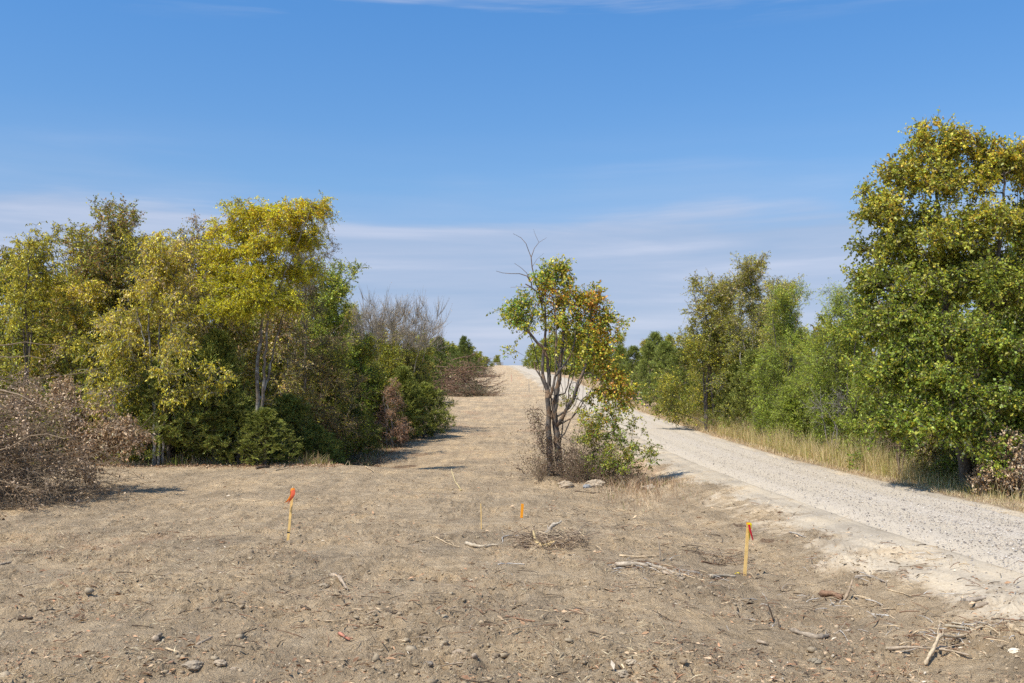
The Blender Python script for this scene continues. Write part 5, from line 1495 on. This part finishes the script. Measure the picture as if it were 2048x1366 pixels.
def lath(name, p0, p1, w, th, mat, parent, point=0.):
    """flat strip with bevelled edges from p0 to p1, optional pointed end"""
    import bmesh
    p0, p1 = Vector(p0), Vector(p1); d = (p1 - p0); L_ = d.length; d.normalize()
    bm = bmesh.new()
    prof = [(-w / 2, -th / 2), (w / 2, -th / 2), (w / 2, th / 2), (-w / 2, th / 2)]
    rings = []
    for t, s in ([(0, 1), (.25, 1), (.5, 1), (.75, 1), (1 - point / L_, 1)] + ([(1, .15)] if point else [(1., 1.)] if False else [])):
        jx, jy = random.gauss(0, .0012), random.gauss(0, .0012)
        rings.append([bm.verts.new((x * s + jx, y + jy, t * L_)) for x, y in prof])
    for a, b in zip(rings[:-1], rings[1:]):
        for i in range(4): bm.faces.new((a[i], a[(i + 1) % 4], b[(i + 1) % 4], b[i]))
    bm.faces.new(rings[0][::-1]); bm.faces.new(rings[-1])
    bmesh.ops.bevel(bm, geom=[e for e in bm.edges if abs((e.verts[0].co - e.verts[1].co).z) > .02], offset=.002, segments=1, affect='EDGES')
    rot = Vector((0, 0, 1)).rotation_difference(d).to_matrix().to_4x4()
    bm.transform(Matrix.Translation(p0) @ rot)
    me = bpy.data.meshes.new(name); bm.to_mesh(me); bm.free(); me.materials.append(mat)
    o = bpy.data.objects.new(name, me); COL.objects.link(o); o.parent = parent
    return o


def ribbon(name, pts, w, mat, parent, twist=1.2):
    pts = np.array(pts, float); k = 14
    t = np.linspace(0, len(pts) - 1, k + 1)
    Q = np.stack([np.interp(t, np.arange(len(pts)), pts[:, c]) for c in range(3)], -1)
    for _ in range(2): Q[1:-1] = (Q[:-2] + 2 * Q[1:-1] + Q[2:]) / 4
    a = np.linspace(.2, twist, k + 1) + R.normal(0, .12, k + 1)
    S = np.stack([np.cos(a), np.sin(a) * .8, .25 * np.sin(a * 2)], -1) * w / 2
    V = np.concatenate([Q - S, Q + np.array([0, -.006, 0]), Q + S]); n = k + 1
    Fq = [(i + b * n, i + 1 + b * n, i + 1 + (b + 1) * n, i + (b + 1) * n) for i in range(k) for b in (0, 1)]
    return mesh_obj(name, V, Fq, mat, parent, smooth=True)


def stakes():
    # left flagged stake
    g = ground_at(575, 1087); o = (g[0], g[1], float(Hg(g[0], g[1])) - .03); Y = g[1]
    q = lambda px, py, dy=0.: at(px, py, Y + dy) - np.array(o)
    r = empty('survey_stake', o, 'thin wooden survey stake with orange and coral ribbon on the left', 'stake')
    lath('stake', q(575, 1092), q(585.3, 981), .045, .014, M_LATH, r)
    lath('tip', q(585.2, 981.5, -.001), q(585.8, 970), .022, .012, M_TIP, r, .05)
    lath('band', q(576.9, 1066, 0), q(577.3, 1061, 0), .050, .020, M_BLACK, r)
    ribbon('ribbon', [q(586, 977, -.02), q(585, 985, -.04), q(581, 995, -.05), q(576, 1001, -.07), q(571, 1005, -.09)], .065, M_ORTAPE, r, .8)
    ribbon('ribbon', [q(586.5, 980, -.03), q(586, 992, -.05), q(581, 1000, -.06), q(577, 1006, -.07), q(574, 1013, -.08)], .075, M_PINKTAPE, r, 1.8)
    ribbon('ribbon', [q(586, 976, -.012), q(583, 981, -.03), q(582, 990, -.04), q(585, 993, -.03)], .06, M_ORTAPE, r, 2.)
    # right flagged stake
    g = ground_at(1489, 1157); o = (g[0], g[1], float(Hg(g[0], g[1])) - .03); Y = g[1]
    q = lambda px, py, dy=0.: at(px, py, Y + dy) - np.array(o)
    r = empty('survey_stake', o, 'wooden survey stake with yellow and red ribbon on the right of the field', 'stake')
    lath('stake', q(1489, 1162), q(1496.2, 1048), .052, .016, M_LATH, r)
    lath('painted_top', q(1496.1, 1049, -.0005), q(1496.4, 1044.5, -.0005), .056, .020, M_ORPAINT, r)
    ribbon('ribbon', [q(1498, 1046, -.02), q(1500, 1050, -.03), q(1500, 1058, -.04), q(1499, 1066, -.04), q(1499, 1079, -.04)], .075, M_YELTAPE, r, 1.2)
    ribbon('ribbon', [q(1498, 1049, -.06), q(1500, 1060, -.08), q(1503, 1069, -.09), q(1506, 1080, -.09)], .04, M_REDTAPE, r, .9)
    for px, py in ((1475, 1151), (1486, 1154)):
        gg = ground_at(px, py); z = float(Hg(gg[0], gg[1]))
        b = np.array([gg[0], gg[1], z + .02])
        rb = ribbon('tape_scrap', [(-.04, 0, -.005), (-.01, .01, .02), (.02, -.01, .012), (.045, .01, 0)], .03, M_YELTAPE, None, .6); rb.location = b
        tag(rb, 'yellow tape scrap on the ground farther left of the right stake' if px < 1480 else 'yellow tape scrap touching the foot of the right stake', 'tape')
    # short orange stake
    g = ground_at(1043, 1037); o = (g[0], g[1], float(Hg(g[0], g[1])) - .03); Y = g[1]
    q = lambda px, py, dy=0.: at(px, py, Y + dy) - np.array(o)
    rr = lath('orange_stake', q(1042.8, 1040), q(1045, 1007.5), .060, .018, M_ORPAINT, None); rr.location = o
    tag(rr, 'short stake painted bright orange above the root tangle', 'stake')
    g = ground_at(963, 1060); o = (g[0], g[1], float(Hg(g[0], g[1])) - .03); Y = g[1]
    q = lambda px, py, dy=0.: at(px, py, Y + dy) - np.array(o)
    rr = lath('thin_lath', q(963, 1063), q(961.5, 1007), .018, .01, M_LATH, None); rr.location = o
    tag(rr, 'very thin bare wooden lath left of the short orange stake', 'stake')
    # far pink stake and thin post by the road
    g = ground_at(1023, 741); Y = 150.; p = at(1023, 741, Y); z = float(Hs(p[0], Y)); o = (p[0], Y, z - .1)
    rr = lath('pink_stake', (0, 0, 0), (-.03, 0, 1.1), .07, .03, M_PINK, None); rr.location = o
    tag(rr, 'tiny pinkish stake far up the clearing left of the road', 'stake')
    Y = 112.; p = at(1058, 750, Y); z = float(Hs(p[0], Y)); 
    rr = lath('metal_post', (0, 0, 0), (0, 0, 1.35), .06, .05, plain('galvanised_post', (.22, .22, .22), .5), None); rr.location = (p[0], Y, z - .1)
    tag(rr, 'thin grey post at the left edge of the road far up the hill', 'post')
    # slatted fence on the skyline
    Y = 345.; a = at(981, 728, Y); b = at(1006, 728, Y); o = np.array([a[0], Y, float(Hs(a[0], Y))])
    f = empty('pole_fence', o, 'low grey fence on the skyline left of the road crest', 'fence')
    MF = plain('weathered_fence', (.30, .27, .25), .8)
    L_ = b[0] - a[0]
    n = 7
    for i in range(n):
        lath('post', (L_ * i / (n - 1), 0, -.2), (L_ * i / (n - 1), 0, 1.25), .14, .14, MF, f)
    for z in (.35, .75, 1.12):
        lath('rail', (0, -.09, z), (L_, -.09, z), .12, .05, MF, f)


stakes()

# ------------------------------------------------------------------ camera, light, sky
cam = bpy.data.cameras.new('camera'); co = bpy.data.objects.new('camera', cam); COL.objects.link(co)
co.location = (0, 0, EYE); co.rotation_euler = (math.pi / 2 + PITCH, 0, 0)
cam.sensor_width = 36; cam.lens = 36 * F / W; cam.clip_end = 6000; cam.clip_start = .1
SC.camera = co

ELEV, = (math.radians(57),)
sv = Vector((-.74, -.67, 0)).normalized() * math.cos(ELEV); sv.z = math.sin(ELEV)
sun = bpy.data.lights.new('sun', 'SUN'); so = bpy.data.objects.new('sun', sun); COL.objects.link(so)
sun.energy = 5.0; sun.angle = math.radians(.53); sun.color = (1., .945, .86)
so.rotation_euler = (-sv).to_track_quat('-Z', 'Y').to_euler()

wd = bpy.data.worlds.new('World'); SC.world = wd; wd.use_nodes = True
nt = wd.node_tree; nt.nodes.clear(); L = nt.links
out = nt.nodes.new('ShaderNodeOutputWorld'); bg = nt.nodes.new('ShaderNodeBackground'); bg.inputs[1].default_value = .13
L.new(bg.outputs[0], out.inputs[0])
sky = nt.nodes.new('ShaderNodeTexSky'); sky.sky_type = 'NISHITA'; sky.sun_disc = False
sky.sun_elevation = ELEV; sky.sun_rotation = math.atan2(sv.x, sv.y); sky.air_density = 1.0; sky.dust_density = .6; sky.ozone_density = 2.5; sky.altitude = 200
tc = nt.nodes.new('ShaderNodeTexCoord'); sx = nt.nodes.new('ShaderNodeSeparateXYZ'); L.new(tc.outputs['Generated'], sx.inputs[0])
# grade by elevation
tint = ramp(nt, sx.outputs[2], [(0., (.72, .80, .95)), (.10, (.72, .82, 1.0)), (.2, (.74, .98, 1.16)), (.38, (.58, 1.06, 1.42)), (1., (.7, .9, 1.1))])
base = mixc(nt, 1., sky.outputs[0], tint, 'MULTIPLY')
mp = nt.nodes.new('ShaderNodeMapping'); mp.inputs['Scale'].default_value = (2.0, 2.0, 24.); mp.inputs['Location'].default_value = (.3, .7, .0)
mp.inputs['Rotation'].default_value = (0, math.radians(1.2), 0)
L.new(tc.outputs['Generated'], mp.inputs[0])
cn = N(nt, 'ShaderNodeTexNoise', i_Scale=1.5, i_Detail=7., i_Roughness=.55, i_Distortion=.3); L.new(mp.outputs[0], cn.inputs[0])
mp2 = nt.nodes.new('ShaderNodeMapping'); mp2.inputs['Scale'].default_value = (2.6, 2.6, 5.); mp2.inputs['Location'].default_value = (1.3, .2, .5); L.new(tc.outputs['Generated'], mp2.inputs[0])
cb = N(nt, 'ShaderNodeTexNoise', i_Scale=1., i_Detail=3.); L.new(mp2.outputs[0], cb.inputs[0])
za = N(nt, 'ShaderNodeMath', operation='MULTIPLY_ADD', i_1=-.10); L.new(cb.outputs[0], za.inputs[0]); za.inputs[2].default_value = .062
zb = N(nt, 'ShaderNodeMath', operation='ADD'); L.new(za.outputs[0], zb.inputs[0]); L.new(sx.outputs[2], zb.inputs[1])
zc = N(nt, 'ShaderNodeMath', operation='MULTIPLY_ADD', i_1=-.05); L.new(cn.outputs[0], zc.inputs[0]); L.new(zb.outputs[0], zc.inputs[2])
haze = ramp(nt, zc.outputs[0], [(0., (.95,) * 3), (.06, (.85,) * 3), (.12, (.86,) * 3), (.148, (.84,) * 3), (.168, (.25,) * 3), (.21, (.04,) * 3), (.26, (0,) * 3)], 'EASE')
top = ramp(nt, sx.outputs[2], [(.338, (0, 0, 0)), (.375, (.6,) * 3), (.6, (.6,) * 3)])
cm = ramp(nt, cn.outputs[0], [(.52, (0, 0, 0)), (.68, (1, 1, 1))])
fac = mixc(nt, 1., haze, mixc(nt, 1., cm, top, 'MULTIPLY'), 'ADD')
ccol = ramp(nt, cn.outputs[0], [(.34, (3.0, 3.9, 5.5)), (.52, (3.6, 4.3, 5.75)), (.68, (4.6, 5.05, 6.3))])
cl = mixc(nt, fac, base, ccol)
L.new(cl, bg.inputs[0])

SC.view_settings.view_transform = 'Standard'; SC.view_settings.look = 'None'; SC.view_settings.exposure = 0; SC.view_settings.gamma = 1
SC.cycles.max_bounces = 6; SC.cycles.diffuse_bounces = 2; SC.cycles.transmission_bounces = 4; SC.cycles.glossy_bounces = 2
SC.cycles.use_denoising = False
SC.cycles.caustics_reflective = False; SC.cycles.caustics_refractive = False
